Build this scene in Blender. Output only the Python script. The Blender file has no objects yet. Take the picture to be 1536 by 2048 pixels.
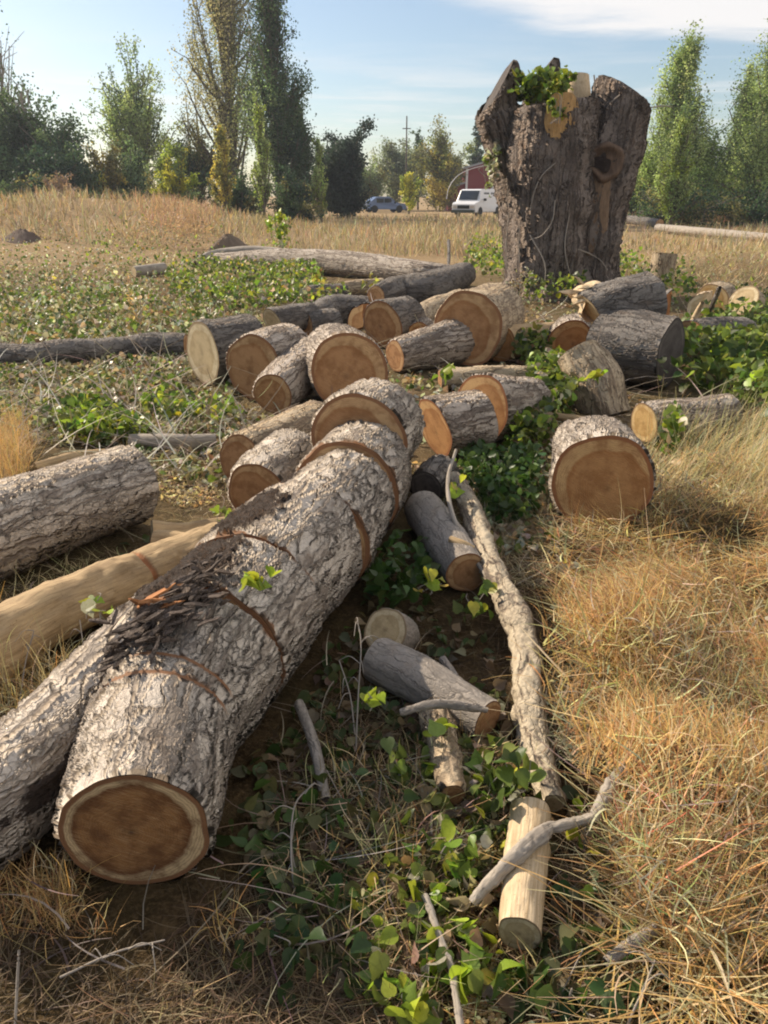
import bpy, math, random
import numpy as np
from mathutils import Vector, Matrix
R = math.radians
PI = math.pi
rng = np.random.default_rng(11)
random.seed(11)
S = bpy.context.scene
COL = S.collection

# ------------------------------------------------------------------ camera
H, F, PITCH = 1.5, 1547.0, R(22.22)
CP, SP = math.cos(PITCH), math.sin(PITCH)
cam_d = bpy.data.cameras.new("camera")
cam = bpy.data.objects.new("camera", cam_d)
COL.objects.link(cam)
cam.location = (0, 0, H)
cam.rotation_euler = (PI / 2 - PITCH, 0, 0)
cam_d.sensor_fit = 'VERTICAL'
cam_d.sensor_height = 24.0
cam_d.lens = F / 2048 * 24.0
cam_d.clip_start = 0.05
cam_d.clip_end = 5000
S.camera = cam

# ------------------------------------------------------------------ light
SUN_AZ, SUN_EL = R(-56), R(31)          # azimuth from +Y towards +X
sun_d = bpy.data.lights.new("sun", 'SUN')
sun_d.energy = 5.0
sun_d.angle = R(0.6)
sun_d.color = (1.0, 0.86, 0.68)
sun = bpy.data.objects.new("sun", sun_d)
COL.objects.link(sun)
sd = Vector((math.sin(SUN_AZ) * math.cos(SUN_EL), math.cos(SUN_AZ) * math.cos(SUN_EL), math.sin(SUN_EL)))
sun.rotation_euler = sd.to_track_quat('Z', 'Y').to_euler()
sun.location = sd * 50

W = bpy.data.worlds.new("World")
S.world = W
W.use_nodes = True
nt = W.node_tree
nt.nodes.clear()
def nn(t, kind, **kw):
    n = t.nodes.new(kind)
    for k, v in kw.items():
        setattr(n, k, v)
    return n
out = nn(nt, 'ShaderNodeOutputWorld')
bg = nn(nt, 'ShaderNodeBackground')
bg.inputs[1].default_value = 0.09
sky = nn(nt, 'ShaderNodeTexSky')
sky.sky_type = 'NISHITA'
sky.sun_disc = False
sky.sun_elevation = SUN_EL
sky.sun_rotation = SUN_AZ
sky.air_density = 1.0
sky.dust_density = 0.9
sky.ozone_density = 1.7
# thin streaky cloud high in the sky to the right
tc = nn(nt, 'ShaderNodeTexCoord')
sep = nn(nt, 'ShaderNodeSeparateXYZ')
nt.links.new(tc.outputs['Generated'], sep.inputs[0])
def m(t, op, a, b=None, c=None, clamp=False):
    n = nn(t, 'ShaderNodeMath', operation=op, use_clamp=clamp)
    for i, v in enumerate((a, b, c)):
        if v is None: continue
        if hasattr(v, 'is_output') or isinstance(v, bpy.types.NodeSocket):
            t.links.new(v, n.inputs[i])
        else:
            n.inputs[i].default_value = v
    return n.outputs[0]
zc = m(nt, 'MAXIMUM', sep.outputs[2], 0.02)
u = m(nt, 'DIVIDE', sep.outputs[0], zc)
v = m(nt, 'DIVIDE', sep.outputs[1], zc)
cmb = nn(nt, 'ShaderNodeCombineXYZ')
nt.links.new(m(nt, 'MULTIPLY', u, 0.55), cmb.inputs[0])
nt.links.new(m(nt, 'MULTIPLY', v, 0.9), cmb.inputs[1])
nz = nn(nt, 'ShaderNodeTexNoise')
nz.inputs['Scale'].default_value = 1.1
nz.inputs['Detail'].default_value = 8
nz.inputs['Roughness'].default_value = 0.6
nz.inputs['Distortion'].default_value = 0.5
nt.links.new(cmb.outputs[0], nz.inputs['Vector'])
# elevation limits of the cloud bank: lower edge falls towards the right
az = m(nt, 'DIVIDE', sep.outputs[0], m(nt, 'MAXIMUM', sep.outputs[1], 0.05))
lo = m(nt, 'SUBTRACT', 0.190, m(nt, 'MULTIPLY', az, 0.135))
el = m(nt, 'SUBTRACT', sep.outputs[2], lo)
band = nn(nt, 'ShaderNodeMapRange', interpolation_type='SMOOTHSTEP')
nt.links.new(m(nt, 'ADD', el, m(nt, 'MULTIPLY', m(nt, 'SUBTRACT', nz.outputs[0], 0.5), 0.075)), band.inputs[0])
band.inputs[1].default_value = -0.004
band.inputs[2].default_value = 0.026
right = nn(nt, 'ShaderNodeMapRange', interpolation_type='SMOOTHSTEP')
nt.links.new(m(nt, 'ADD', az, m(nt, 'MULTIPLY', nz.outputs[0], 0.1)), right.inputs[0])
right.inputs[1].default_value = 0.08
right.inputs[2].default_value = 0.24
# faint low cloud near the horizon on the right
low = nn(nt, 'ShaderNodeMapRange', interpolation_type='SMOOTHSTEP')
nt.links.new(nz.outputs[0], low.inputs[0])
low.inputs[1].default_value = 0.42
low.inputs[2].default_value = 0.72
lowband = m(nt, 'SUBTRACT', 1.0, m(nt, 'MULTIPLY', m(nt, 'ABSOLUTE', m(nt, 'SUBTRACT', sep.outputs[2], 0.10)), 14.0), clamp=True)
lowc = m(nt, 'MULTIPLY', m(nt, 'MULTIPLY', low.outputs[0], lowband), 0.55)
cl = m(nt, 'MAXIMUM', m(nt, 'MULTIPLY', m(nt, 'MULTIPLY', band.outputs[0], right.outputs[0]), 0.9), lowc, clamp=True)
mx = nn(nt, 'ShaderNodeMix', data_type='RGBA')
nt.links.new(cl, mx.inputs[0])
# pale veil over the raw sky blue
veil = nn(nt, 'ShaderNodeMix', data_type='RGBA')
veil.inputs[0].default_value = 0.06
veil.inputs[7].default_value = (5.6, 6.1, 6.6, 1)
nt.links.new(sky.outputs[0], veil.inputs[6])
nt.links.new(veil.outputs[2], mx.inputs[6])
mx.inputs[7].default_value = (7.6, 7.3, 7.1, 1)
nt.links.new(mx.outputs[2], bg.inputs[0])
nt.links.new(bg.outputs[0], out.inputs[0])

S.view_settings.view_transform = 'Standard'
S.view_settings.look = 'None'
S.view_settings.gamma = 1
S.view_settings.exposure = 0.6
S.cycles.max_bounces = 6
S.cycles.transparent_max_bounces = 6
S.cycles.volume_bounces = 0
S.cycles.pixel_filter_type = 'BLACKMAN_HARRIS'
S.cycles.filter_width = 2.0

# ------------------------------------------------------------------ helpers
def ray(px, py):
    a, b = (px - 768) / F, (1024 - py) / F
    return Vector((a, CP + b * SP, -SP + b * CP))
def on_ground(px, py, z=0.0):
    r_ = ray(px, py)
    return Vector((0, 0, H)) + r_ * ((z - H) / r_.z)
def at_y(px, py, Y):
    r_ = ray(px, py)
    return Vector((0, 0, H)) + r_ * (Y / r_.y)
def log_end(px, py, rp, z0=0.0):
    """centre and radius of a round end resting at height z0 whose half width is rp photo pixels"""
    r_ = ray(px, py)
    d = (H - z0) / (rp / F - r_.z)
    return Vector((0, 0, H)) + r_ * d, rp * d / F
def tag(o, label=None, cat=None, group=None, kind=None):
    if label: o['label'] = label
    if cat: o['category'] = cat
    if group: o['group'] = group
    if kind: o['kind'] = kind
    return o
def thing(name, label, cat, loc=(0, 0, 0), group=None):
    o = bpy.data.objects.new(name, None)
    COL.objects.link(o)
    o.location = loc
    o.empty_display_size = 0.1
    return tag(o, label, cat, group)
def mesh_obj(name, verts, faces, mat, parent=None, origin=None, smooth=True, attrs=None, cols=None):
    """verts in world space; the object sits at origin (or in its parent's space)"""
    V = np.asarray(verts, dtype=np.float64).reshape(-1, 3)
    base = Vector((0, 0, 0))
    if parent is not None:
        base = parent_world(parent)
    elif origin is not None:
        base = Vector(origin)
    V = V - np.array(base)
    me = bpy.data.meshes.new(name)
    if isinstance(faces, np.ndarray):
        k = faces.shape[1]
        me.vertices.add(len(V)); me.vertices.foreach_set('co', V.ravel())
        me.loops.add(faces.size); me.loops.foreach_set('vertex_index', faces.ravel().astype(np.int32))
        me.polygons.add(len(faces))
        me.polygons.foreach_set('loop_start', np.arange(0, faces.size, k, dtype=np.int32))
        me.update(calc_edges=True)
    else:
        me.from_pydata(V.tolist(), [], [tuple(map(int, f)) for f in faces])
    me.validate()
    if smooth:
        me.polygons.foreach_set('use_smooth', [True] * len(me.polygons))
    if attrs:
        for an, av in attrs.items():
            av = np.asarray(av, dtype=np.float32)
            if av.ndim == 1:
                a = me.attributes.new(an, 'FLOAT', 'POINT'); a.data.foreach_set('value', av)
            else:
                a = me.attributes.new(an, 'FLOAT_VECTOR', 'POINT'); a.data.foreach_set('vector', av.ravel())
    if cols is not None:
        a = me.attributes.new('tint', 'FLOAT_COLOR', 'POINT')
        c = np.ones((len(V), 4), dtype=np.float32); c[:, :3] = cols
        a.data.foreach_set('color', c.ravel())
    me.materials.append(mat)
    me.update()
    o = bpy.data.objects.new(name, me)
    COL.objects.link(o)
    if parent is not None:
        o.parent = parent
    elif origin is not None:
        o.location = origin
    return o
def parent_world(p):
    v_ = Vector((0, 0, 0))
    while p is not None:
        v_ += Vector(p.location); p = p.parent
    return v_

# ------------------------------------------------------------------ materials
def new_mat(name):
    mt = bpy.data.materials.new(name)
    mt.use_nodes = True
    t = mt.node_tree
    t.nodes.clear()
    o = nn(t, 'ShaderNodeOutputMaterial')
    b = nn(t, 'ShaderNodeBsdfPrincipled')
    t.links.new(b.outputs[0], o.inputs[0])
    b.inputs['Roughness'].default_value = 0.85
    b.inputs['Specular IOR Level'].default_value = 0.25
    return mt, t, b, o
def ramp(t, fac, stops):
    n = nn(t, 'ShaderNodeValToRGB')
    e = n.color_ramp.elements
    while len(e) < len(stops): e.new(0.5)
    for i, (p, c) in enumerate(stops):
        e[i].position = p; e[i].color = (*c, 1)
    t.links.new(fac, n.inputs[0])
    return n.outputs[0]
def mixc(t, fac, a, b, bt='MIX'):
    n = nn(t, 'ShaderNodeMix', data_type='RGBA', blend_type=bt)
    for i, v_ in ((0, fac), (6, a), (7, b)):
        if isinstance(v_, bpy.types.NodeSocket): t.links.new(v_, n.inputs[i])
        elif i == 0: n.inputs[0].default_value = v_
        else: n.inputs[i].default_value = (*v_, 1)
    return n.outputs[2]
def noise(t, vec, scale, detail=4, rough=0.55, dist=0.0):
    n = nn(t, 'ShaderNodeTexNoise')
    n.inputs['Scale'].default_value = scale
    n.inputs['Detail'].default_value = detail
    n.inputs['Roughness'].default_value = rough
    n.inputs['Distortion'].default_value = dist
    if vec is not None: t.links.new(vec, n.inputs['Vector'])
    return n
def maprange(t, v_, a, b, c=0.0, d=1.0, smooth=True):
    n = nn(t, 'ShaderNodeMapRange')
    if smooth: n.interpolation_type = 'SMOOTHSTEP'
    t.links.new(v_, n.inputs[0])
    for i, q in zip((1, 2, 3, 4), (a, b, c, d)): n.inputs[i].default_value = q
    return n.outputs[0]
def scale_vec(t, vec, s):
    n = nn(t, 'ShaderNodeVectorMath', operation='MULTIPLY')
    t.links.new(vec, n.inputs[0]); n.inputs[1].default_value = s
    return n.outputs[0]
def add_vec(t, a, b):
    n = nn(t, 'ShaderNodeVectorMath', operation='ADD')
    t.links.new(a, n.inputs[0]); t.links.new(b, n.inputs[1])
    return n.outputs[0]
def attr(t, name):
    n = nn(t, 'ShaderNodeAttribute'); n.attribute_name = name
    return n

def bark_mat(name, crack, mid, top, size=0.035, stretch=0.42, depth=0.012, patch=(0.30, 0.2, 0.12), patch_amt=0.25, disp=True, fine=1.0):
    mt, t, b, o = new_mat(name)
    co = attr(t, 'bc').outputs['Vector']
    wn = noise(t, co, 9, 3)
    sub = nn(t, 'ShaderNodeVectorMath', operation='SUBTRACT'); t.links.new(wn.outputs['Color'], sub.inputs[0]); sub.inputs[1].default_value = (0.5, 0.5, 0.5)
    wn2 = noise(t, co, 45, 3)
    sub2 = nn(t, 'ShaderNodeVectorMath', operation='SUBTRACT'); t.links.new(wn2.outputs['Color'], sub2.inputs[0]); sub2.inputs[1].default_value = (0.5, 0.5, 0.5)
    wc = add_vec(t, co, scale_vec(t, sub.outputs[0], (0.05, 0.05, 0.06)))
    wc = add_vec(t, wc, scale_vec(t, sub2.outputs[0], (0.016, 0.016, 0.03)))
    sc = scale_vec(t, wc, (1.0, 1.0, stretch))
    def vor(scale, vec):
        n = nn(t, 'ShaderNodeTexVoronoi', feature='DISTANCE_TO_EDGE')
        n.inputs['Scale'].default_value = scale
        t.links.new(vec, n.inputs['Vector'])
        return n.outputs['Distance']
    v1 = vor(1 / size, sc)
    v2 = vor(2.4 / size, scale_vec(t, wc, (1.0, 1.0, 0.6)))
    cell = nn(t, 'ShaderNodeTexVoronoi'); cell.inputs['Scale'].default_value = 1 / size; t.links.new(sc, cell.inputs['Vector'])
    cs = nn(t, 'ShaderNodeSeparateXYZ'); t.links.new(cell.outputs['Color'], cs.inputs[0])
    big = noise(t, co, 5.5, 4)
    md_ = noise(t, co, 17, 4)
    rg = noise(t, scale_vec(t, wc, (1, 1, stretch * 0.45)), 0.42 / size, 3, 0.55, 0.4)
    fn = noise(t, scale_vec(t, wc, (1, 1, 0.3)), 160, 4, 0.7)
    fiss = maprange(t, m(t, 'ABSOLUTE', m(t, 'SUBTRACT', rg.outputs[0], 0.5)), 0.0, 0.055)          # long fissures along the stem
    w1 = maprange(t, md_.outputs[0], 0.36, 0.60, 0.18, 1.0)
    h1 = m(t, 'SUBTRACT', 1.0, m(t, 'MULTIPLY', w1, m(t, 'SUBTRACT', 1.0, maprange(t, v1, 0.0, 0.075))))
    w2 = maprange(t, big.outputs[0], 0.35, 0.65, 0.08, 0.6)
    h2 = m(t, 'SUBTRACT', 1.0, m(t, 'MULTIPLY', w2, m(t, 'SUBTRACT', 1.0, maprange(t, v2, 0.0, 0.11))))
    hh = m(t, 'MULTIPLY', m(t, 'MULTIPLY', h1, h2), m(t, 'ADD', 0.15, m(t, 'MULTIPLY', fiss, 0.85)))
    step_ = m(t, 'MULTIPLY', cs.outputs[0], 0.22)
    hh = m(t, 'ADD', m(t, 'MULTIPLY', hh, m(t, 'SUBTRACT', 0.86, step_)), m(t, 'MULTIPLY', fn.outputs[0], 0.26 * fine))
    c = ramp(t, hh, [(0.12, crack), (0.34, mid), (0.74, top)])
    c = mixc(t, m(t, 'MULTIPLY', cs.outputs[1], 0.28), c, tuple(x * 0.8 for x in mid))
    vr = noise(t, scale_vec(t, co, (1, 1, 0.5)), 14, 5, 0.7)
    c = mixc(t, m(t, 'MULTIPLY', maprange(t, vr.outputs[0], 0.5, 0.7), patch_amt), c, patch)
    c = mixc(t, m(t, 'MULTIPLY', maprange(t, big.outputs[0], 0.48, 0.7), 0.3), c, tuple(x * 0.75 for x in mid))
    c = mixc(t, m(t, 'MULTIPLY', maprange(t, noise(t, co, 70, 4, 0.7).outputs[0], 0.35, 0.75), 0.4), c, tuple(x * 0.5 for x in mid), 'MIX')
    tn_ = maprange(t, m(t, 'ADD', attr(t, 'torn').outputs['Fac'], m(t, 'MULTIPLY', m(t, 'SUBTRACT', noise(t, scale_vec(t, co, (1, 1, 0.45)), 26, 5, 0.7).outputs[0], 0.5), 1.5)), 0.50, 0.62)
    c = mixc(t, tn_, c, ramp(t, fn.outputs[0], [(0.3, (0.025, 0.018, 0.014)), (0.6, (0.075, 0.052, 0.04)), (0.75, (0.16, 0.09, 0.05))]))
    hh = m(t, 'SUBTRACT', hh, m(t, 'MULTIPLY', tn_, m(t, 'SUBTRACT', 1.1, m(t, 'MULTIPLY', fn.outputs[0], 1.4))))
    k = attr(t, 'kerf').outputs['Fac']
    c = mixc(t, k, c, (0.20, 0.10, 0.05))
    t.links.new(c, b.inputs['Base Color'])
    b.inputs['Roughness'].default_value = 0.8
    if disp:
        d = nn(t, 'ShaderNodeDisplacement')
        d.inputs['Midlevel'].default_value = 1.0
        d.inputs['Scale'].default_value = depth
        hk = m(t, 'ADD', m(t, 'MULTIPLY', hh, m(t, 'SUBTRACT', 1.0, k)), m(t, 'MULTIPLY', k, 0.55))
        rimf = attr(t, 'rim').outputs['Fac']
        t.links.new(m(t, 'ADD', m(t, 'MULTIPLY', hk, m(t, 'SUBTRACT', 1.0, rimf)), m(t, 'MULTIPLY', rimf, 0.97)), d.inputs['Height'])
        t.links.new(d.outputs[0], o.inputs['Displacement'])
        mt.displacement_method = 'BOTH'
    else:
        bp = nn(t, 'ShaderNodeBump'); bp.inputs['Distance'].default_value = depth; bp.inputs['Strength'].default_value = 1.0
        t.links.new(hh, bp.inputs['Height']); t.links.new(bp.outputs[0], b.inputs['Normal'])
    return mt

def wood_mat(name, light, dark, grain=1.0, bump=0.002):
    """peeled or weathered wood surface, fibres along the length"""
    mt, t, b, o = new_mat(name)
    co = attr(t, 'bc').outputs['Vector']
    g = noise(t, scale_vec(t, co, (1, 1, 0.06)), 130, 5, 0.65, 0.3)
    l = noise(t, scale_vec(t, co, (1, 1, 0.4)), 13, 4, 0.6)
    spk = noise(t, co, 110, 3, 0.7)
    c = ramp(t, g.outputs[0], [(0.3, dark), (0.62, light)])
    c = mixc(t, m(t, 'MULTIPLY', maprange(t, l.outputs[0], 0.45, 0.7), 0.55), c, tuple(x * 0.6 for x in dark))
    c = mixc(t, m(t, 'MULTIPLY', maprange(t, spk.outputs[0], 0.58, 0.72), 0.5), c, tuple(x * 0.35 for x in dark))
    k = attr(t, 'kerf').outputs['Fac']
    c = mixc(t, k, c, (0.33, 0.15, 0.07))
    t.links.new(c, b.inputs['Base Color'])
    bp = nn(t, 'ShaderNodeBump'); bp.inputs['Distance'].default_value = bump * 2; bp.inputs['Strength'].default_value = 0.9
    t.links.new(m(t, 'ADD', g.outputs[0], m(t, 'MULTIPLY', l.outputs[0], 1.5)), bp.inputs['Height'])
    t.links.new(bp.outputs[0], b.inputs['Normal'])
    return mt

def face_mat(name, heart, heart_edge, sap, inner_bark, heart_r=0.76, pith=(0.09, 0.045, 0.025), ecc=(0.03, -0.02), ring=26):
    mt, t, b, o = new_mat(name)
    co = attr(t, 'fc').outputs['Vector']
    nz_ = noise(t, co, 1.6, 4, 0.55)
    sh = nn(t, 'ShaderNodeVectorMath', operation='ADD'); t.links.new(co, sh.inputs[0]); sh.inputs[1].default_value = (ecc[0], ecc[1], 0)
    # scale: fc.xy in units of rim radius, fc.z is a seed
    s2 = scale_vec(t, co, (1, 1, 0))
    ln = nn(t, 'ShaderNodeVectorMath', operation='LENGTH'); t.links.new(s2, ln.inputs[0])
    ln2 = nn(t, 'ShaderNodeVectorMath', operation='LENGTH')
    t.links.new(scale_vec(t, sh.outputs[0], (1, 1, 0)), ln2.inputs[0])
    rr = m(t, 'ADD', ln2.outputs[1], m(t, 'MULTIPLY', m(t, 'SUBTRACT', nz_.outputs[0], 0.5), 0.30))
    hs = heart_r
    c = ramp(t, rr, [(0.0, pith), (0.05, tuple(x * 0.7 for x in heart)), (0.14, heart), (hs * 0.82, heart), (hs - 0.02, heart_edge), (hs + 0.035, sap), (1.0, sap)])
    # rim: inner bark, by true radius
    edge = maprange(t, m(t, 'ADD', ln.outputs[1], m(t, 'MULTIPLY', noise(t, co, 6, 3).outputs[0], 0.03)), 0.925, 0.955)
    rings = nn(t, 'ShaderNodeMath', operation='SINE')
    t.links.new(m(t, 'MULTIPLY', m(t, 'ADD', rr, m(t, 'MULTIPLY', noise(t, co, 3, 3).outputs[0], 0.05)), ring * 6.28), rings.inputs[0])
    c = mixc(t, m(t, 'MULTIPLY', maprange(t, rings.outputs[0], 0.1, 1.0), 0.42), c, tuple(x * 0.6 for x in heart))
    rot = nn(t, 'ShaderNodeMapping'); rot.inputs['Rotation'].default_value = (0, 0, 0.5); t.links.new(co, rot.inputs[0])
    saw = noise(t, scale_vec(t, rot.outputs[0], (1.0, 16, 1)), 4, 4, 0.7)
    c = mixc(t, m(t, 'MULTIPLY', maprange(t, saw.outputs[0], 0.45, 0.7), 0.26), c, tuple(min(1, x * 1.35) for x in sap), 'MIX')
    blot = noise(t, co, 2.4, 5, 0.65)
    c = mixc(t, m(t, 'MULTIPLY', maprange(t, blot.outputs[0], 0.42, 0.66), 0.7), c, tuple(x * 0.75 for x in heart_edge))
    c = mixc(t, edge, c, inner_bark)
    # radial drying checks
    sepn = nn(t, 'ShaderNodeSeparateXYZ'); t.links.new(sh.outputs[0], sepn.inputs[0])
    at = m(t, 'ARCTAN2', sepn.outputs[1], sepn.outputs[0])
    cv = nn(t, 'ShaderNodeCombineXYZ'); t.links.new(m(t, 'MULTIPLY', at, 5.0), cv.inputs[0]); t.links.new(m(t, 'MULTIPLY', rr, 1.2), cv.inputs[1])
    ck = nn(t, 'ShaderNodeTexNoise'); ck.inputs['Scale'].default_value = 1.0; ck.inputs['Detail'].default_value = 2; t.links.new(cv.outputs[0], ck.inputs['Vector'])
    ckf = m(t, 'MULTIPLY', m(t, 'MULTIPLY', maprange(t, m(t, 'ABSOLUTE', m(t, 'SUBTRACT', ck.outputs[0], 0.55)), 0.0, 0.006, 1.0, 0.0), maprange(t, rr, 0.1, 0.9, 1.0, 0.0)), 0.7)
    c = mixc(t, ckf, c, pith)
    t.links.new(c, b.inputs['Base Color'])
    bp = nn(t, 'ShaderNodeBump'); bp.inputs['Distance'].default_value = 0.006; bp.inputs['Strength'].default_value = 1.0
    t.links.new(m(t, 'ADD', saw.outputs[0], m(t, 'MULTIPLY', rings.outputs[0], 0.1)), bp.inputs['Height'])
    t.links.new(bp.outputs[0], b.inputs['Normal'])
    b.inputs['Roughness'].default_value = 0.9
    return mt

M = {}
M['bark'] = bark_mat('grey_fissured_bark', (0.045, 0.034, 0.027), (0.33, 0.275, 0.225), (0.64, 0.565, 0.48), 0.042, 0.27, 0.021, patch_amt=0.2)
M['bark_far'] = bark_mat('ridged_grey_bark', (0.055, 0.042, 0.033), (0.25, 0.20, 0.16), (0.60, 0.52, 0.44), 0.040, 0.2, 0.022)
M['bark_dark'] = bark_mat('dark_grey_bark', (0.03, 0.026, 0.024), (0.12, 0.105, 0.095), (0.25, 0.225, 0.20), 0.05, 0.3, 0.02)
M['bark_tan'] = bark_mat('tan_flaky_bark', (0.08, 0.06, 0.04), (0.30, 0.225, 0.15), (0.56, 0.45, 0.31), 0.05, 0.25, 0.016, patch_amt=0.4)
M['bark_thin'] = bark_mat('thin_grey_bark', (0.10, 0.085, 0.07), (0.24, 0.21, 0.18), (0.33, 0.29, 0.25), 0.03, 0.18, 0.004, fine=1.3)
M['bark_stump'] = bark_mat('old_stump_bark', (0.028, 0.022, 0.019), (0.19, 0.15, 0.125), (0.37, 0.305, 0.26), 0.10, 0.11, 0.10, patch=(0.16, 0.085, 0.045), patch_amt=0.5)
M['peeled'] = wood_mat('peeled_tan_wood', (0.50, 0.36, 0.20), (0.29, 0.195, 0.105))
M['weathered'] = wood_mat('weathered_grey_wood', (0.40, 0.35, 0.29), (0.22, 0.185, 0.15))
M['peeling'] = bark_mat('peeling_pole_bark', (0.07, 0.05, 0.038), (0.27, 0.21, 0.15), (0.50, 0.42, 0.30), 0.05, 0.10, 0.008, patch=(0.12, 0.095, 0.08), patch_amt=1.0)
M['pale_wood'] = wood_mat('fresh_pale_wood', (0.66, 0.52, 0.34), (0.42, 0.30, 0.17), bump=0.003)
M['orange_wood'] = wood_mat('orange_heartwood', (0.48, 0.22, 0.09), (0.32, 0.13, 0.05))
M['face_main'] = face_mat('dark_heart_cut', (0.36, 0.17, 0.06), (0.17, 0.065, 0.022), (0.68, 0.49, 0.27), (0.27, 0.13, 0.06), 0.80)
M['face_red'] = face_mat('reddish_cut', (0.48, 0.255, 0.115), (0.36, 0.165, 0.065), (0.60, 0.38, 0.19), (0.30, 0.145, 0.07), 0.78, pith=(0.22, 0.10, 0.05), ecc=(0.12, 0.08))
M['face_orange'] = face_mat('orange_cut', (0.52, 0.27, 0.105), (0.42, 0.185, 0.065), (0.64, 0.40, 0.18), (0.33, 0.14, 0.06), 0.82, pith=(0.2, 0.09, 0.04), ecc=(-0.1, 0.12))
M['face_pale'] = face_mat('pale_cut', (0.58, 0.44, 0.25), (0.50, 0.36, 0.19), (0.68, 0.56, 0.36), (0.34, 0.24, 0.14), 0.7, pith=(0.3, 0.2, 0.1))
M['face_yellow'] = face_mat('yellow_cut', (0.62, 0.40, 0.16), (0.52, 0.30, 0.10), (0.72, 0.52, 0.26), (0.33, 0.20, 0.1), 0.72, pith=(0.3, 0.17, 0.06))

M['face_grey'] = face_mat('dark_grey_cut', (0.10, 0.085, 0.075), (0.075, 0.06, 0.055), (0.14, 0.12, 0.105), (0.06, 0.05, 0.045), 0.8, pith=(0.05, 0.04, 0.035))  # even dark grey tone for cut ends
def leaf_mat(name, trans=0.45, rough=0.5, noise_amt=0.0):
    mt, t, b, o = new_mat(name)
    a = attr(t, 'tint').outputs['Color']
    tcn = nn(t, 'ShaderNodeTexCoord')
    ln_ = noise(t, tcn.outputs['Object'], 90, 3, 0.7)
    a = mixc(t, m(t, 'MULTIPLY', maprange(t, ln_.outputs[0], 0.4, 0.75), 0.4), a, mixc(t, 1.0, a, (0.45, 0.42, 0.35), 'MULTIPLY'))
    b.inputs['Roughness'].default_value = rough
    b.inputs['Specular IOR Level'].default_value = 0.35
    t.links.new(a, b.inputs['Base Color'])
    tr = nn(t, 'ShaderNodeBsdfTranslucent')
    t.links.new(mixc(t, 0.5, a, (1, 1, 0.45), 'MULTIPLY'), tr.inputs[0])
    mixs = nn(t, 'ShaderNodeMixShader'); mixs.inputs[0].default_value = trans
    t.links.new(b.outputs[0], mixs.inputs[1]); t.links.new(tr.outputs[0], mixs.inputs[2])
    t.links.new(mixs.outputs[0], o.inputs[0])
    return mt
M['leaf'] = leaf_mat('leaf', 0.45, 0.42)
M['treeleaf'] = leaf_mat('tree_leaf', 0.5, 0.6)
M['straw'] = leaf_mat('straw', 0.3, 0.6)
def plain(name, c, rough=0.6, metal=0.0, spec=0.4, nscale=8, namt=0.25):
    mt, t, b, o = new_mat(name)
    tcn = nn(t, 'ShaderNodeTexCoord')
    n_ = noise(t, tcn.outputs['Object'], nscale, 5, 0.65)
    t.links.new(mixc(t, m(t, 'MULTIPLY', n_.outputs[0], namt), c, tuple(x * 0.45 for x in c)), b.inputs['Base Color'])
    b.inputs['Roughness'].default_value = rough; b.inputs['Metallic'].default_value = metal
    b.inputs['Specular IOR Level'].default_value = spec
    return mt
M['trunk'] = plain('trunk_bark', (0.16, 0.13, 0.10), 0.9, nscale=20, namt=0.8)
M['dead'] = plain('dead_twig', (0.30, 0.26, 0.22), 0.9)

# ------------------------------------------------------------------ ground
def gheight(x, y):
    x = np.asarray(x, float); y = np.asarray(y, float)
    near = 0.014 * np.sin(x * 3.1 + 1.2 * np.sin(y * 1.7)) * np.cos(y * 2.6 + 0.6) + 0.008 * np.sin(x * 9.1 + y * 3.3) * np.sin(y * 7.7 - x * 2.2)
    near = near - 0.012
    h = near
    h = h + 1.42 * np.exp(-((x + 11.0) / 6.5) ** 2 - ((y - 31.0) / 6.0) ** 2)
    h = h + 0.55 * np.exp(-((x + 22.0) / 7.0) ** 2 - ((y - 33.0) / 6.0) ** 2)
    h = h + 0.22 * np.exp(-((x + 3.0) / 7.0) ** 2 - ((y - 26.0) / 4.0) ** 2)
    h = h + 0.10 * np.sin(x * 0.35 + 1.0) * np.sin(y * 0.23) * np.clip((y - 14) / 10, 0, 1) * np.clip((60 - y) / 20, 0, 1)
    h = h + 0.45 * np.exp(-((x - 10.5) / 4.5) ** 2 - ((y - 17.0) / 3.2) ** 2)
    return h
ys = np.unique(np.concatenate([np.arange(-12, 0, 0.5), np.arange(0, 8, 0.05), np.arange(8, 20, 0.16), np.arange(20, 60, 0.7), np.geomspace(60, 3000, 30)]))
xh = np.concatenate([np.arange(0, 4, 0.06), np.arange(4, 12, 0.25), np.arange(12, 50, 1.2), np.geomspace(50, 3000, 22)])
xs = np.unique(np.concatenate([-xh, xh]))
X, Y = np.meshgrid(xs, ys)
Z = gheight(X, Y)
GV = np.stack([X, Y, Z], -1).reshape(-1, 3)
nx, ny = len(xs), len(ys)
ii = (np.arange(ny - 1)[:, None] * nx + np.arange(nx - 1)[None, :]).ravel()
GF = np.stack([ii, ii + 1, ii + nx + 1, ii + nx], -1)
mt, t, b, o_ = new_mat('dry_earth_ground')
tcn = nn(t, 'ShaderNodeTexCoord')
P_ = tcn.outputs['Object']
n1 = noise(t, P_, 0.9, 6, 0.6); n2 = noise(t, P_, 14, 6, 0.7); n3 = noise(t, P_, 70, 4, 0.7)
c = ramp(t, n2.outputs[0], [(0.3, (0.055, 0.04, 0.024)), (0.5, (0.13, 0.092, 0.052)), (0.7, (0.25, 0.18, 0.10))])
c = mixc(t, maprange(t, n3.outputs[0], 0.45, 0.7), c, (0.30, 0.215, 0.12))
c = mixc(t, m(t, 'MULTIPLY', maprange(t, n1.outputs[0], 0.42, 0.62), 0.55), c, (0.085, 0.08, 0.035))
sp_ = nn(t, 'ShaderNodeSeparateXYZ'); t.links.new(P_, sp_.inputs[0])
far = maprange(t, sp_.outputs[1], 13, 22)
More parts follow.
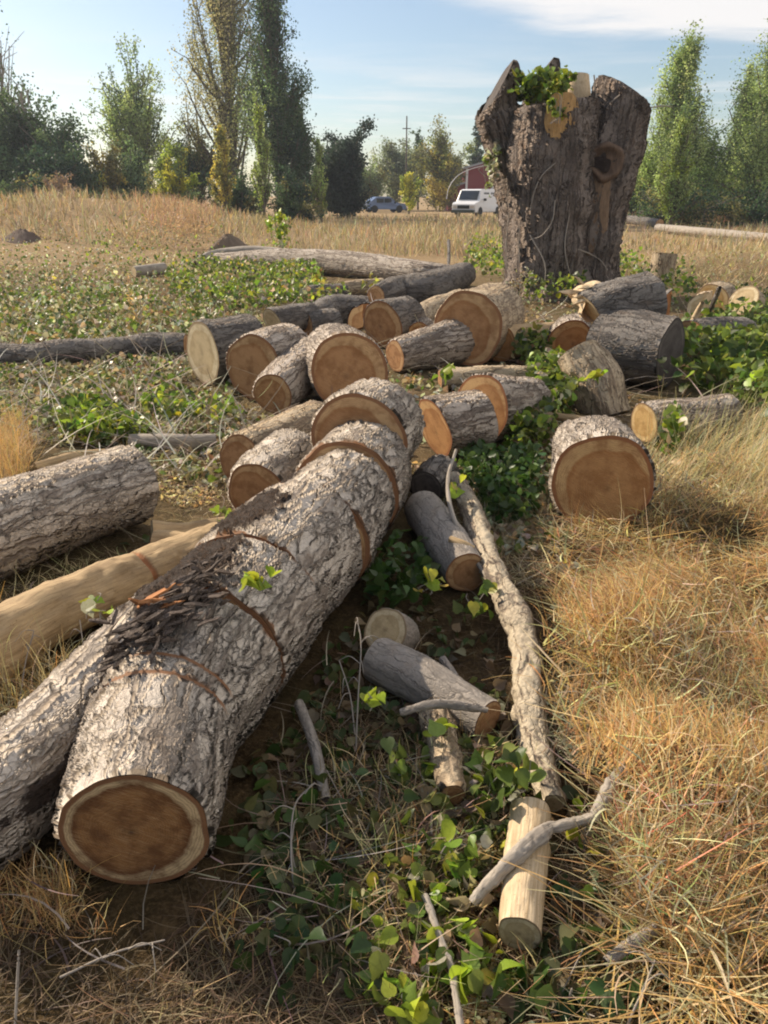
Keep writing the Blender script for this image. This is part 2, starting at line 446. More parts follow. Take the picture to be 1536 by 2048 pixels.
fc_ = ramp(t, n2.outputs[0], [(0.3, (0.24, 0.165, 0.09)), (0.7, (0.40, 0.29, 0.165))])
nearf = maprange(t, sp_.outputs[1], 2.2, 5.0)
c = mixc(t, nearf, mixc(t, 1.0, c, (0.5, 0.46, 0.42), 'MULTIPLY'), c)  # near soil darkened to paint in the shade around the trunk
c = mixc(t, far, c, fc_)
t.links.new(c, b.inputs['Base Color'])
bp = nn(t, 'ShaderNodeBump'); bp.inputs['Distance'].default_value = 0.03
t.links.new(m(t, 'ADD', n2.outputs[0], m(t, 'MULTIPLY', n3.outputs[0], 0.5)), bp.inputs['Height']); t.links.new(bp.outputs[0], b.inputs['Normal'])
b.inputs['Roughness'].default_value = 0.95
b.inputs['Specular IOR Level'].default_value = 0.05
M['ground'] = mt
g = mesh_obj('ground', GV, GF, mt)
tag(g, kind='structure')

# ------------------------------------------------------------------ logs
LOGS = []      # (p0, p1, r) capsules on the ground, for keeping blades off
def catmull(P, n):
    P = [np.array(p, float) for p in P]
    if len(P) == 2:
        tt = np.linspace(0, 1, n)[:, None]
        return P[0] * (1 - tt) + P[1] * tt
    P = [2 * P[0] - P[1]] + P + [2 * P[-1] - P[-2]]
    out_ = []
    segs = len(P) - 3
    for q in np.linspace(0, segs - 1e-6, n):
        i = int(q); u_ = q - i
        a, b_, c_, d_ = P[i:i + 4]
        out_.append(0.5 * (2 * b_ + (c_ - a) * u_ + (2 * a - 5 * b_ + 4 * c_ - d_) * u_ ** 2 + (3 * b_ - a - 3 * c_ + d_) * u_ ** 3))
    return np.array(out_)
def vnoise2(rs, nl, na, fl, fa):
    """smooth random field, periodic round the stem"""
    fa = max(3, int(fa)); fl = max(2, int(fl))
    g = rs.normal(0, 1, (fl + 2, fa))
    y = np.linspace(0, fl, nl); x = np.linspace(0, fa, na, endpoint=False)
    yi, xi = y.astype(int), x.astype(int)
    fy, fx = y - yi, x - xi
    fy = fy * fy * (3 - 2 * fy); fx = fx * fx * (3 - 2 * fx)
    a = g[yi][:, xi]; b_ = g[yi][:, (xi + 1) % fa]; c_ = g[yi + 1][:, xi]; d_ = g[yi + 1][:, (xi + 1) % fa]
    return (a * (1 - fx) + b_ * fx) * (1 - fy)[:, None] + (c_ * (1 - fx) + d_ * fx) * fy[:, None]
TORN = [None]
def tube(pts, rads, step, n_around=None, seed=0, lump=0.035, wob=0.0, kerfs=(), flat=0.0, skew0=0.0, skew1=0.0, knots=0, slant1=0.0, rim=0.0, kfrac=False, torn=(), rim0=True, rough=0.012, linear=False, flare=0.0):
    """tube through pts (3D) with radii; returns verts, faces, bc, kerf, and the two end frames"""
    rs = np.random.default_rng(seed)
    L = sum((Vector(pts[i + 1]) - Vector(pts[i])).length for i in range(len(pts) - 1))
    nl = max(8, int(L / step))
    full = catmull([list(p) + [r_] for p, r_ in zip(pts, rads)], nl + 1)
    if linear:
        q_ = np.array([list(p) + [r_] for p, r_ in zip(pts, rads)], float)
        cl_ = np.concatenate([[0], np.cumsum(np.linalg.norm(np.diff(q_[:, :3], axis=0), axis=1))])
        ss = np.linspace(0, cl_[-1], nl + 1)
        full = np.stack([np.interp(ss, cl_, q_[:, k]) for k in range(4)], 1)
    C_, rad = full[:, :3].copy(), full[:, 3]
    tang = np.gradient(C_, axis=0); tang /= np.linalg.norm(tang, axis=1)[:, None]
    s = np.concatenate([[0], np.cumsum(np.linalg.norm(np.diff(C_, axis=0), axis=1))])
    upv = np.array([0, 0, 1.0])
    side = np.cross(tang, upv)
    bad = np.linalg.norm(side, axis=1) < 0.4
    side[bad] = np.cross(tang[bad], np.array([0, 1.0, 0]))
    side /= np.linalg.norm(side, axis=1)[:, None]
    top = np.cross(side, tang)
    if wob:
        C_ += side * (wob * np.sin(s * 5 + rs.uniform(0, 6)))[:, None] + top * (wob * 0.6 * np.sin(s * 7 + rs.uniform(0, 6)))[:, None]
    rm = float(np.mean(rad))
    na = n_around or max(12, int(2 * PI * rm / step))
    th = np.linspace(0, 2 * PI, na, endpoint=False)
    prof = np.zeros((nl + 1, na))
    for k in range(2, 7):
        a_ = rs.uniform(0.3, 1) / k ** 0.8
        prof += a_ * np.sin(k * th[None, :] + rs.uniform(0, 6) + rs.uniform(-1.5, 1.5) * s[:, None] / max(rm * 3, 1e-3))
    prof += 0.5 * np.sin(s / max(rm, 1e-3) * 1.3 + rs.uniform(0, 6))[:, None]
    for _ in range(knots):
        sk, tk = rs.uniform(0.1, 0.9) * s[-1], rs.uniform(0, 2 * PI)
        dth = np.angle(np.exp(1j * (th - tk)))[None, :]
        prof += rs.uniform(2, 5) * np.exp(-((s[:, None] - sk) / (rm * 0.5)) ** 2 - (dth / 0.45) ** 2)
    rr = rad[:, None] * (1 + lump * prof)
    for o_, am in ((1.2, 1.0), (2.6, 0.6), (5.5, 0.35)):
        rr = rr + rad[:, None] * rough * 1.6 * am * vnoise2(rs, nl + 1, na, L / max(rm, 1e-3) * o_ * 0.6, 5 * o_)
    kf = np.zeros((nl + 1, na))
    if rim:
        ed = (np.minimum(s, s[-1] - s) if rim0 else s[-1] - s)[:, None] + 0.004 * np.sin(7 * th + rs.uniform(0, 6))[None, :] + 0.003 * np.sin(17 * th + 2)[None, :]
        kf = np.clip((rim - ed) / 0.004, 0, 1)
    kerfs = [((k_[0] * s[-1] if k_[0] < 0.99 and kfrac else k_[0]),) + tuple(k_[1:]) for k_ in kerfs]
    for (sk, tk, span, dep, w) in kerfs:       # saw cut: position, middle angle, half span, depth, half width
        dth = np.abs(np.angle(np.exp(1j * (th - tk))))[None, :]
        amt = np.clip((span - dth) / 0.3, 0, 1) * np.exp(-((s[:, None] - sk) / w) ** 4)
        rr -= dep * amt
        kf = np.maximum(kf, np.clip(amt * 1.4, 0, 1))
    cx, sx = np.cos(th), np.sin(th)
    off = side[:, None, :] * (cx[None, :, None] * rr[..., None]) + top[:, None, :] * (sx[None, :, None] * rr[..., None] * (1 - flat))
    V = C_[:, None, :] + off
    # oblique end cuts
    if skew0 or skew1:
        w0 = np.clip(1 - s / (rm * 2.5), 0, 1)[:, None]; w1 = np.clip(1 - (s[-1] - s) / (rm * 2.5), 0, 1)[:, None]
        V += tang[:, None, :] * ((w0 * skew0 + w1 * skew1) * sx[None, :] * rr)[..., None]
    if slant1:
        w1 = np.clip(1 - (s[-1] - s) / (rm * 2.2), 0, 1)[:, None]
        V += tang[:, None, :] * (w1 * slant1 * cx[None, :] * rr)[..., None]
    so = rs.uniform(0, 40)
    bc = np.stack([cx[None, :] * rad[:, None] + so, sx[None, :] * rad[:, None] + 0 * so, np.broadcast_to(s[:, None] + so, rr.shape)], -1)
    idx = np.arange((nl + 1) * na).reshape(nl + 1, na)
    a = idx[:-1]; b_ = idx[1:]
    Fc = np.stack([a, np.roll(a, -1, 1), np.roll(b_, -1, 1), b_], -1).reshape(-1, 4)
    tm = np.zeros((nl + 1, na))
    for (sk, tk, ds, dt) in torn:
        dth = np.angle(np.exp(1j * (th - tk)))[None, :]
        tm = np.maximum(tm, np.exp(-(((s / s[-1])[:, None] - sk) / ds) ** 2 - (dth / dt) ** 2))
    TORN[0] = tm.ravel()
    return V, Fc, bc.reshape(-1, 3), kf.ravel(), C_, tang, rr
def cap(Vring, centre, normal_out, seed, bulge=0.0, rings=8, rough=0.0, scale=1.0):
    rs = np.random.default_rng(seed)
    na = len(Vring)
    rho = np.linspace(0, 1, rings + 1)[1:]
    vs = [centre[None, :]]
    fc = [np.zeros((1, 2))]
    th = np.linspace(0, 2 * PI, na, endpoint=False)
    for q in rho:
        P = centre + (Vring - centre) * q * scale
        if rough and q < 1:
            P = P + normal_out * (rough * rs.normal(0, 1, na))[:, None]
        vs.append(P); fc.append(np.stack([np.cos(th) * q, np.sin(th) * q], -1))
    V = np.concatenate(vs) + normal_out * 0.0015
    fcv = np.concatenate(fc)
    fcv = np.concatenate([fcv, np.full((len(fcv), 1), rs.uniform(0, 50))], 1)
    faces = []
    for j in range(na):
        faces.append((0, 1 + j, 1 + (j + 1) % na))
    for k in range(len(rho) - 1):
        o0, o1 = 1 + k * na, 1 + (k + 1) * na
        for j in range(na):
            faces.append((o0 + j, o1 + j, o1 + (j + 1) % na, o0 + (j + 1) % na))
    return V, faces, fcv
SEED = [100]
def rim_attr(C_, rr, step):
    s = np.concatenate([[0], np.cumsum(np.linalg.norm(np.diff(C_, axis=0), axis=1))])
    e = np.minimum(s, s[-1] - s)
    w_ = max(0.006, step * 0.9)
    return np.repeat(np.clip(1 - e / w_, 0, 1), rr.shape[1])
def log(name, label, cat, pts, rads, bark='bark', face0='face_red', face1='face_red', step=0.01, group=None, part='bark', parent=None, root=None, avoid=True, **kw):
    """a log: Empty at its foot, > bark, cut_face, cut_face"""
    SEED[0] += 1
    V, Fc, bc, kf, C_, tg, rr = tube(pts, rads, step, seed=SEED[0], **kw)
    if root is None and parent is None:
        p = Vector(C_[0]); 
        root = thing(name, label, cat, (p.x, p.y, float(min(V[..., 2].min(), p.z))), group)
    tgt = parent or root
    body = mesh_obj(part, V.reshape(-1, 3), Fc, M[bark], tgt, attrs={'bc': bc, 'kerf': kf, 'rim': rim_attr(C_, rr, step), 'torn': TORN[0]})
    holder = body if parent is not None else tgt
    for e, fm in ((0, face0), (-1, face1)):
        if not fm: continue
        cc = V[e].mean(0)
        nrm = -tg[0] if e == 0 else tg[-1]
        cv, cf, fcv = cap(V[e], cc, nrm, SEED[0] * 3 + e, rough=0.0)
        if e == 0: pass
        o = mesh_obj('cut_face', cv, cf, M[fm], holder, attrs={'fc': fcv}, smooth=False)
    if avoid:
        for i in range(len(C_) - 1):
            if i % 6 == 0:
                j = min(i + 6, len(C_) - 1)
                LOGS.append((C_[i], C_[j], float(rr[i].mean())))
    return tgt
def yaw_log(name, label, cat, px, py, rp, yaw, length, taper=1.0, z0=0.0, pitch=0.0, **kw):
    c_, r_ = log_end(px, py, rp, z0)
    d = Vector((math.sin(R(yaw)) * math.cos(R(pitch)), math.cos(R(yaw)) * math.cos(R(pitch)), math.sin(R(pitch))))
    p1 = c_ + d * length
    if not pitch: p1.z = z0 + r_ * taper
    return log(name, label, cat, [c_, p1], [r_, r_ * taper], **kw)
def px_log(name, label, cat, ends, **kw):
    P, Rr = [], []
    for e in ends:
        c_, r_ = log_end(e[0], e[1], e[2], e[3] if len(e) > 3 else 0.0)
        P.append(c_); Rr.append(r_)
    return log(name, label, cat, P, Rr, **kw)

# the long trunk in the foreground, sawn into rounds that still lie in line
NODES = [log_end(*e) for e in ((266, 1665, 150), (326, 1455, 141), (420, 1305, 145), (506, 1200, 136), (617, 1085, 117), (694, 992, 104))]
NODES.append((Vector((-0.085, 3.71, 0.232)), 0.232))
A, rA = NODES[0]; B, rB = log_end(718, 884, 97, 0.12)
TG = 'sawn rounds of the long foreground trunk'
labs = ['nearest length of the big grey trunk, dark heartwood face and forked limb on its left',
        'second round of the foreground trunk, just behind the torn dark bark and thin saw line',
        'third round of the foreground trunk, carrying the bright yellow-green leaf',
        'fourth round of the foreground trunk, deeply fissured, below the wide orange crescent',
        'fifth round of the foreground trunk, orange crescent of cut wood along its near rim']
parts_ = [(0, 1, 2), (2, 3), (3, 4), (4, 5), (5, 6)]
bump_ = [(0, -0.002), (0.006, 0.004), (0.002, 0.006), (0.002, -0.026), (0.014, -0.006)]
shifts = [(0, 0), (0.012, 0.004), (-0.012, 0.008), (0.010, 0.002), (-0.006, 0.012)]
trunk_roots = []
for i, ids in enumerate(parts_):
    P = [NODES[k][0].copy() for k in ids]; Rr = [NODES[k][1] for k in ids]
    Rr[0] += bump_[i][0]; Rr[-1] += bump_[i][1]
    d_ = (P[-1] - P[-2]).normalized(); P[-1] -= d_ * 0.012
    for p_ in P: p_ += Vector((shifts[i][0], 0, shifts[i][1]))
    ke = ((0.52, 1.45, 1.2, 0.0, 0.0075), (0.62, 1.2, 0.9, 0.0, 0.007)) if i == 0 else ()
    rt = log('log_round' if i else 'log', labs[i], 'log', P, Rr, 'bark', 'face_main' if i == 0 else 'face_red', 'face_red', step=0.0046,
             n_around=320, lump=0.016 if i else 0.012, rough=0.014, kerfs=ke, kfrac=True, group=TG, rim=0.006, rim0=bool(i), torn=(((0.92, 2.1, 0.16, 0.75), (0.6, 2.9, 0.2, 0.3)), ((0.5, 2.0, 0.9, 0.7),), ((0.4, 1.9, 0.5, 0.6),), ((0.3, 2.2, 0.2, 0.4),), ())[i], skew0=0.03 * (i % 3 - 1))
    trunk_roots.append(rt)
# forked limb on the left of the nearest length
fp, fr = [], []
for (px, py, rp, z0) in ((-190, 1700, 118, 0.0), (20, 1575, 108, 0.0), (190, 1400, 88, 0.03), (320, 1265, 78, 0.12), (400, 1200, 66, 0.16)):
    c_, r_ = log_end(px, py, rp, z0); fp.append(c_); fr.append(r_)
log('', '', '', fp, fr, 'bark', None, None, step=0.006, parent=trunk_roots[0], part='forked_limb', lump=0.03, torn=((0.92, 1.3, 0.22, 1.2), (0.6, 0.5, 0.25, 0.45), (0.3, 0.35, 0.2, 0.3)))
# torn bark around the crotch
def shards(name, parent, centre, ext, axis, n, size, mat, seed, lift=0.5):
    rs = np.random.default_rng(seed); vs, fs, bcs = [], [], []
    axis = np.array(axis) / np.linalg.norm(axis)
    for _ in range(n):
        c_ = np.array(centre) + rs.normal(0, 1, 3) * np.array(ext)
        d_ = axis + rs.normal(0, 0.35, 3); d_ /= np.linalg.norm(d_)
        w_ = np.cross(d_, rs.normal(0, 1, 3) + np.array([0, 0, lift])); w_ /= np.linalg.norm(w_)
        n_ = np.cross(d_, w_)
        l_, ww, tt = size * rs.uniform(0.6, 1.6), size * rs.uniform(0.15, 0.4), size * rs.uniform(0.08, 0.2)
        b0 = len(vs)
        sec = [(-l_, 0.5), (-l_ * 0.3, 1.0), (l_ * 0.4, 0.8), (l_, 0.12)]
        for (q, s_) in sec:
            jit = rs.normal(0, size * 0.06, 3)
            for (a_, b_) in ((-1, -1), (1, -0.7), (0.8, 1), (-0.9, 0.8)):
                vs.append(c_ + jit + d_ * q + w_ * ww * s_ * a_ + n_ * tt * s_ * b_); bcs.append((ww * a_ + c_[0], tt * b_ + c_[2], q + c_[1]))
        for k in range(3):
            for j in range(4):
                fs.append((b0 + k * 4 + j, b0 + k * 4 + (j + 1) % 4, b0 + (k + 1) * 4 + (j + 1) % 4, b0 + (k + 1) * 4 + j))
        fs.append((b0 + 3, b0 + 2, b0 + 1, b0)); fs.append((b0 + 12, b0 + 13, b0 + 14, b0 + 15))
    return mesh_obj(name, vs, fs, M[mat], parent, smooth=False, attrs={'bc': np.array(bcs), 'kerf': np.zeros(len(vs))})
M['bark_torn'] = bark_mat('torn_dark_bark', (0.02, 0.015, 0.012), (0.07, 0.05, 0.04), (0.17, 0.13, 0.105), 0.02, 0.5, 0.004, disp=False)
for k_, (px, py, hz_, n_, rti, rsc) in enumerate(((262, 1300, .36, 40, 0, 1.0), (305, 1255, .42, 60, 0, 1.1), (350, 1215, .46, 60, 0, 1.1), (395, 1170, .47, 50, 1, 1.0), (440, 1130, .46, 26, 2, 0.8))):
    cA = on_ground(px, py, hz_)
    shards('torn_bark_flakes', trunk_roots[rti], cA, (0.045 * rsc, 0.05 * rsc, 0.016), (0.75, 0.65, 0.1), n_, 0.026, 'bark_torn', 5 + k_, lift=3.0)
cC = on_ground(330, 1205, 0.47)
shards('splintered_wood', trunk_roots[0], cC, (0.05, 0.02, 0.004), (0.9, 0.4, 0.02), 5, 0.040, 'orange_wood', 7, lift=3.0)
# last round of that trunk, larger and a little higher
d6 = Vector((0.20, 1.0, 0)).normalized()
log('log_round', 'largest round at the far end of the foreground trunk, standing proud with an orange crescent', 'log', [B, B + d6 * 0.46 + Vector((0, 0, -0.03))], [rB, rB * 1.0], 'bark', 'face_red', 'face_red', step=0.006, group=TG, lump=0.02)

# rounds to the left of the trunk's far end
yaw_log('log_round', 'short bark-covered round with brown face, right beside the left flank of the foreground trunk', 'log', 512, 985, 60, 10, 0.62, step=0.006, bark='bark')
yaw_log('log', 'peeled pale log with a reddish face, resting behind the short bark-covered round', 'log', 480, 920, 51, 26, 0.85, bark='bark_tan', step=0.007, skew0=0.1)
rt3 = yaw_log('log', 'forked log with a large and a small cut face, near the middle of the pile', 'log', 700, 745, 80, -14, 0.62, 0.92, bark='bark_far', step=0.009)
c_, r_ = log_end(545, 788, 43)
p1 = c_ + Vector((0.16, 1, 0)).normalized() * 0.75; p1.x += 0.12; p1.z += 0.12
log('', '', '', [c_, p1], [r_, r_ * 1.15], 'bark_far', 'face_red', None, step=0.009, parent=rt3, part='forked_limb')
yaw_log('log_round', 'round with a wide tan face, between the pale upright disc and the forked log', 'log', 507, 735, 66, 26, 0.55, bark='bark_far', step=0.009)
yaw_log('log_round', 'round whose pale sunlit disc faces left, leftmost of the pile', 'log', 405, 707, 63, 47, 0.5, bark='bark_dark', face0='face_pale', step=0.009)
yaw_log('log', 'small log with a pale wedge-shaped end poking up behind the middle rounds', 'log', 545, 643, 26, 40, 0.6, z0=0.10, bark='bark_dark', face0='face_pale', step=0.012, skew0=-0.4)
px_log('log', 'dark curved log end behind the middle rounds, half buried in leaves', 'log', [(628, 635, 22), (665, 618, 26), (735, 618, 24)], bark='bark_dark', step=0.015)
yaw_log('log_round', 'dark purplish round standing behind the forked log', 'log', 765, 650, 46, 35, 0.5, bark='bark_dark', face0='face_red', step=0.012, skew0=-0.2)
px_log('log', 'dark arched log with a broken brown end, beyond the pile in front of the stump', 'log', [(752, 592, 22), (800, 580, 26), (870, 572, 30), (930, 548, 22)], bark='bark_dark', step=0.015, lump=0.05)
yaw_log('log_round', 'huge round with sun-bleached bark on top, just left of the stump foot', 'log', 935, 660, 72, 20, 1.15, 0.95, bark='bark_tan', face0='face_red', step=0.012, lump=0.04)
px_log('log', 'pale splintered slab leaning left of the huge sun-bleached round', 'slab', [(835, 645, 22), (860, 622, 22), (920, 600, 20)], bark='bark_tan', face0='face_pale', step=0.015)
px_log('log', 'grey-barked log lying across the middle of the pile, reddish end to the left', 'log', [(790, 712, 32), (880, 690, 42), (975, 672, 44)], bark='bark_far', step=0.010, lump=0.045)
px_log('log', 'smooth tan-barked log to the right of the grey cross log', 'log', [(1000, 688, 36), (1060, 676, 28), (1115, 668, 24)], bark='peeled', face0='face_orange', step=0.012)
yaw_log('log_round', 'round with a full orange-brown disc face, below the splintered blue-grey chunk', 'log', 1142, 683, 43, 12, 0.4, bark='bark_far', face0='face_orange', step=0.010)
yaw_log('log_round', 'ribbed bark round with an orange lower face, right behind the trunk end', 'log', 868, 856, 62, 62, 0.34, bark='bark_far', face0='face_orange', step=0.008, skew0=-0.25, lump=0.04)
yaw_log('log_round', 'grey round with a big vivid orange face, right of the ribbed bark round', 'log', 962, 818, 66, 42, 0.62, 0.72, bark='bark_far', face0='face_orange', step=0.009, lump=0.03)
px_log('log', 'thin pale log lying behind the vivid orange round', 'log', [(880, 758, 18), (985, 752, 20), (1092, 752, 18)], bark='bark_tan', step=0.012)
c_ = on_ground(1210, 822)
log('log', 'sunlit flaky log chunk leaning with ivy leaves on it, in front of the orange-brown disc', 'log', [c_ + Vector((0, 0, -0.05)), c_ + Vector((-0.08, 0.10, 0.2)), c_ + Vector((-0.20, 0.22, 0.42))], [0.19, 0.19, 0.165], 'bark_tan', None, 'face_pale', step=0.009, lump=0.06, rough=0.03)
rt = px_log('log', 'blue-grey log chunk with a pale splintered end, at the foot of the stump', 'log', [(1180, 622, 34, 0.42), (1235, 610, 48, 0.40), (1300, 600, 54, 0.40)], bark='bark_dark', face0='face_pale', step=0.014, lump=0.09, skew0=-0.5)
c0, r0 = log_end(1160, 592, 22, 0.55); c1, r1 = log_end(1195, 620, 30, 0.45)
log('', '', '', [c0, (c0 + c1) / 2 + Vector((0.02, 0, 0.06)), c1], [r0 * 0.8, r0 * 1.3, r1], 'pale_wood', 'face_yellow', None, step=0.012, parent=rt, part='splintered_end', lump=0.16)
cS, _ = log_end(1160, 592, 20, 0.6)
shards('splintered_wood', rt, cS, (0.05, 0.05, 0.06), (-0.8, -0.2, 0.3), 14, 0.07, 'pale_wood', 17)
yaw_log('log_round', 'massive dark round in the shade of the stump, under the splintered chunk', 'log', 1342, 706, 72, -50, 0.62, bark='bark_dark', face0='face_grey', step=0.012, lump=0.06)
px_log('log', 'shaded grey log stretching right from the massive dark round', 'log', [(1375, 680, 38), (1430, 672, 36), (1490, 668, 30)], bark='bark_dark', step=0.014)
yaw_log('log_round', 'cut chunk with an orange sunlit face at the right beyond the shade', 'log', 1425, 602, 32, 40, 0.35, bark='bark_tan', face0='face_yellow', step=0.014, lump=0.07)
yaw_log('log_round', 'pale disc of wood tilted to the sun, rightmost cut face beyond the shade', 'log', 1487, 600, 30, 56, 0.18, pitch=-28, z0=0.1, bark='bark_tan', face0='face_pale', step=0.012)
c_, r_ = on_ground(1318, 572), 0.24
log('log_round', 'upright tan chunk standing on the bank right of the stump', 'log', [c_, c_ + Vector((0.04, 0.03, 0.56))], [r_, r_ * 0.9], 'bark_tan', None, 'face_pale', step=0.02, lump=0.08)
yaw_log('log', 'grey log with a yellow oval end facing left, behind the large right-hand round', 'log', 1288, 846, 38, 66, 0.75, 0.9, bark='bark_far', face0='face_yellow', step=0.010)
yaw_log('log_round', 'large lone round with a brown heartwood face, in the straw right of the trunk', 'log', 1206, 966, 97, 9, 0.46, 0.96, bark='bark', face0='face_orange', step=0.006, lump=0.06)
px_log('branch', 'thin pale pole half hidden in leaves left of the yellow oval end', 'branch', [(1080, 828, 7, 0.05), (1150, 838, 8, 0.04), (1210, 842, 7, 0.03)], bark='peeled', face0=None, face1=None, step=0.01)
px_log('log', 'thick grey log entering from the left edge, bark in long plates', 'log', [(268, 966, 74), (80, 1030, 82), (-150, 1112, 95)], bark='bark', face0='face_pale', face1=None, step=0.006, skew0=-0.1)
px_log('log', 'peeled tan log running from the left edge to the foreground trunk, single saw notch', 'log', [(-110, 1342, 78), (150, 1210, 60), (300, 1140, 50), (440, 1085, 42)], bark='peeled', face0=None, face1=None, step=0.005, lump=0.035, rough=0.035, wob=0.006,
       kerfs=((0.66, 0.9, 1.6, 0.014, 0.012),), kfrac=True, knots=3)
rt = px_log('branch', 'short stubby fork of tan wood behind the peeled log', 'branch', [(305, 1072, 30), (370, 1068, 24), (450, 1050, 18)], bark='peeled', face0='face_pale', face1=None, step=0.007, lump=0.09)
c0, r0 = log_end(310, 1085, 24); c1, r1 = log_end(395, 1088, 24); c2, r2 = log_end(490, 1078, 15, 0.02)
log('', '', '', [c0, c1, c2], [r0, r1, r2], 'peeled', 'face_pale', None, step=0.007, parent=rt, part='side_stem', lump=0.08)
px_log('log', 'long thin dark log reaching in from the left edge to the pale disc', 'log', [(-120, 712, 22), (120, 706, 22), (250, 692, 20), (372, 690, 22)], bark='bark_dark', face0=None, step=0.015, wob=0.02)
px_log('branch', 'grey branch half sunk in leaves above the left-edge log', 'branch', [(262, 884, 15), (350, 884, 17), (432, 880, 15)], bark='weathered', step=0.01, wob=0.01)
px_log('branch', 'pale branch lying behind the thick left-edge log', 'branch', [(70, 935, 10), (150, 915, 12), (240, 905, 9)], bark='peeled', face0=None, face1=None, step=0.01)
px_log('log', 'long grey log lying across the back of the clearing, left of the stump', 'log', [(430, 520, 12), (560, 520, 20), (700, 528, 24), (840, 545, 22), (905, 550, 18)], bark='bark_far', step=0.02, face0=None)
px_log('branch', 'pale arched branch beside the dirt heap at the back', 'branch', [(385, 528, 9), (430, 508, 8, 0.15), (500, 500, 8, 0.25), (570, 506, 9, 0.2)], bark='weathered', step=0.02, face0=None, face1=None)
px_log('log', 'short sunlit grey log among leaves at the back left', 'log', [(268, 543, 11), (330, 538, 12)], bark='weathered', face0='face_pale', step=0.02)
px_log('log', 'dark short log in front of the long back log', 'log', [(618, 588, 15), (690, 582, 15)], bark='bark_dark', step=0.02)
px_log('log', 'pale short log beside the yellow leaves at the back of the pile', 'log', [(690, 578, 14), (765, 572, 15)], bark='bark_tan', face0='face_pale', step=0.02)
px_log('log', 'long bare log lying on the far bank at the right edge', 'log', [(1315, 455, 7), (1400, 463, 8), (1480, 470, 8), (1620, 482, 8)], bark='weathered', step=0.05)
px_log('log', 'dark brown log lying behind the stump on the right', 'log', [(1215, 438, 7), (1265, 440, 8), (1320, 447, 8)], bark='bark_dark', step=0.05)
# split pieces: quarter rounds with bark on the curved side and bare wood on the split faces
def split_chunk(label, px, py, rp, yaw, roll, length, z0=0.0, bark='bark_dark', wood='orange_wood', ang=1.9, pitch=0.0, seed=0):
    rs = np.random.default_rng(700 + seed)
    c_, r_ = log_end(px, py, rp, z0)
    root = thing('split_chunk', label, 'split log', (c_.x, c_.y, max(0.0, c_.z - r_)), 'split pieces lying in the pile')
    d = np.array([math.sin(R(yaw)) * math.cos(R(pitch)), math.cos(R(yaw)) * math.cos(R(pitch)), math.sin(R(pitch))])
    sd_ = np.cross(d, [0, 0, 1.0]); sd_ /= np.linalg.norm(sd_); up_ = np.cross(sd_, d)
    nl, na = 26, 30
    th = np.linspace(roll - ang / 2, roll + ang / 2, na)
    S_ = np.linspace(0, length, nl)
    vn = vnoise2(rs, nl, na, 4, 5) * 0.05
    rr = r_ * 1.5 * (1 + vn)
    core = np.array(c_) - r_ * 0.7 * (sd_ * math.cos(roll) + up_ * math.sin(roll))
    V = core + d * S_[:, None, None] + sd_ * (np.cos(th)[None, :] * rr)[..., None] + up_ * (np.sin(th)[None, :] * rr)[..., None]
    V += d * (0.05 * rs.normal(0, 1, na).cumsum() / 4)[None, :, None] * (S_ / length > 0.9)[:, None, None]
    idx = np.arange(nl * na).reshape(nl, na)
    Fc = np.stack([idx[:-1, :-1], idx[:-1, 1:], idx[1:, 1:], idx[1:, :-1]], -1).reshape(-1, 4)
    bc = np.stack([np.broadcast_to(np.cos(th) * r_, (nl, na)) + seed, np.broadcast_to(np.sin(th) * r_, (nl, na)), np.broadcast_to(S_[:, None], (nl, na))], -1).reshape(-1, 3)
    z_ = np.zeros(nl * na)
    mesh_obj('bark', V.reshape(-1, 3), Fc, M[bark], root, attrs={'bc': bc, 'kerf': z_, 'rim': z_, 'torn': z_})
    q_ = np.linspace(0, 1, 7)
    for k in (0, na - 1):
        cl = core + d * S_[:, None] + rs.normal(0, 0.004, (nl, 3))
        P = cl[:, None, :] * (1 - q_)[None, :, None] + V[:, k][:, None, :] * q_[None, :, None]
        P = P + (vnoise2(rs, nl, 7, 6, 4) * 0.006)[..., None]
        i2 = np.arange(nl * 7).reshape(nl, 7)
        F2 = np.stack([i2[:-1, :-1], i2[:-1, 1:], i2[1:, 1:], i2[1:, :-1]], -1).reshape(-1, 4)
        b2 = np.stack([np.broadcast_to(q_ * r_, (nl, 7)) + k, np.zeros((nl, 7)), np.broadcast_to(S_[:, None], (nl, 7))], -1).reshape(-1, 3)
        z2 = np.zeros(nl * 7)
        mesh_obj('split_face', P.reshape(-1, 3), F2, M[wood], root, attrs={'bc': b2, 'kerf': z2})
    for e, sg in ((0, -1), (-1, 1)):
        vs = [core + d * S_[e]] + list(V[e]); fc_ = [(0, i + 1, i + 2) for i in range(na - 1)]
        co = [(0, 0, seed)] + [(math.cos(t_) * 0.95, math.sin(t_) * 0.95, seed) for t_ in th]
        mesh_obj('cut_face', np.array(vs) + d * sg * 0.001, fc_, M['face_orange' if wood == 'orange_wood' else 'face_pale'], root, attrs={'fc': np.array(co)}, smooth=False)
    LOGS.append((np.array(c_), np.array(c_) + d * length, r_ * 0.8))
split_chunk('orange-brown split wedge squeezed between the blue-grey chunk and the massive dark round', 1262, 650, 38, 50, 2.4, 0.5, 0.12, pitch=12, seed=1)
split_chunk('orange split wedge in the sun right of the shade, beside the pale disc', 1395, 612, 22, 35, 2.6, 0.4, 0.05, bark='bark_tan', wood='pale_wood', seed=3)
split_chunk('reddish split wedge in the gap behind the forked log', 715, 640, 28, 40, 2.5, 0.4, 0.08, seed=5)
yaw_log('log_round', 'small dark round behind the wide tan round, face turned left', 'log', 612, 652, 27, 55, 0.4, bark='bark_dark', face0='face_red', step=0.012)
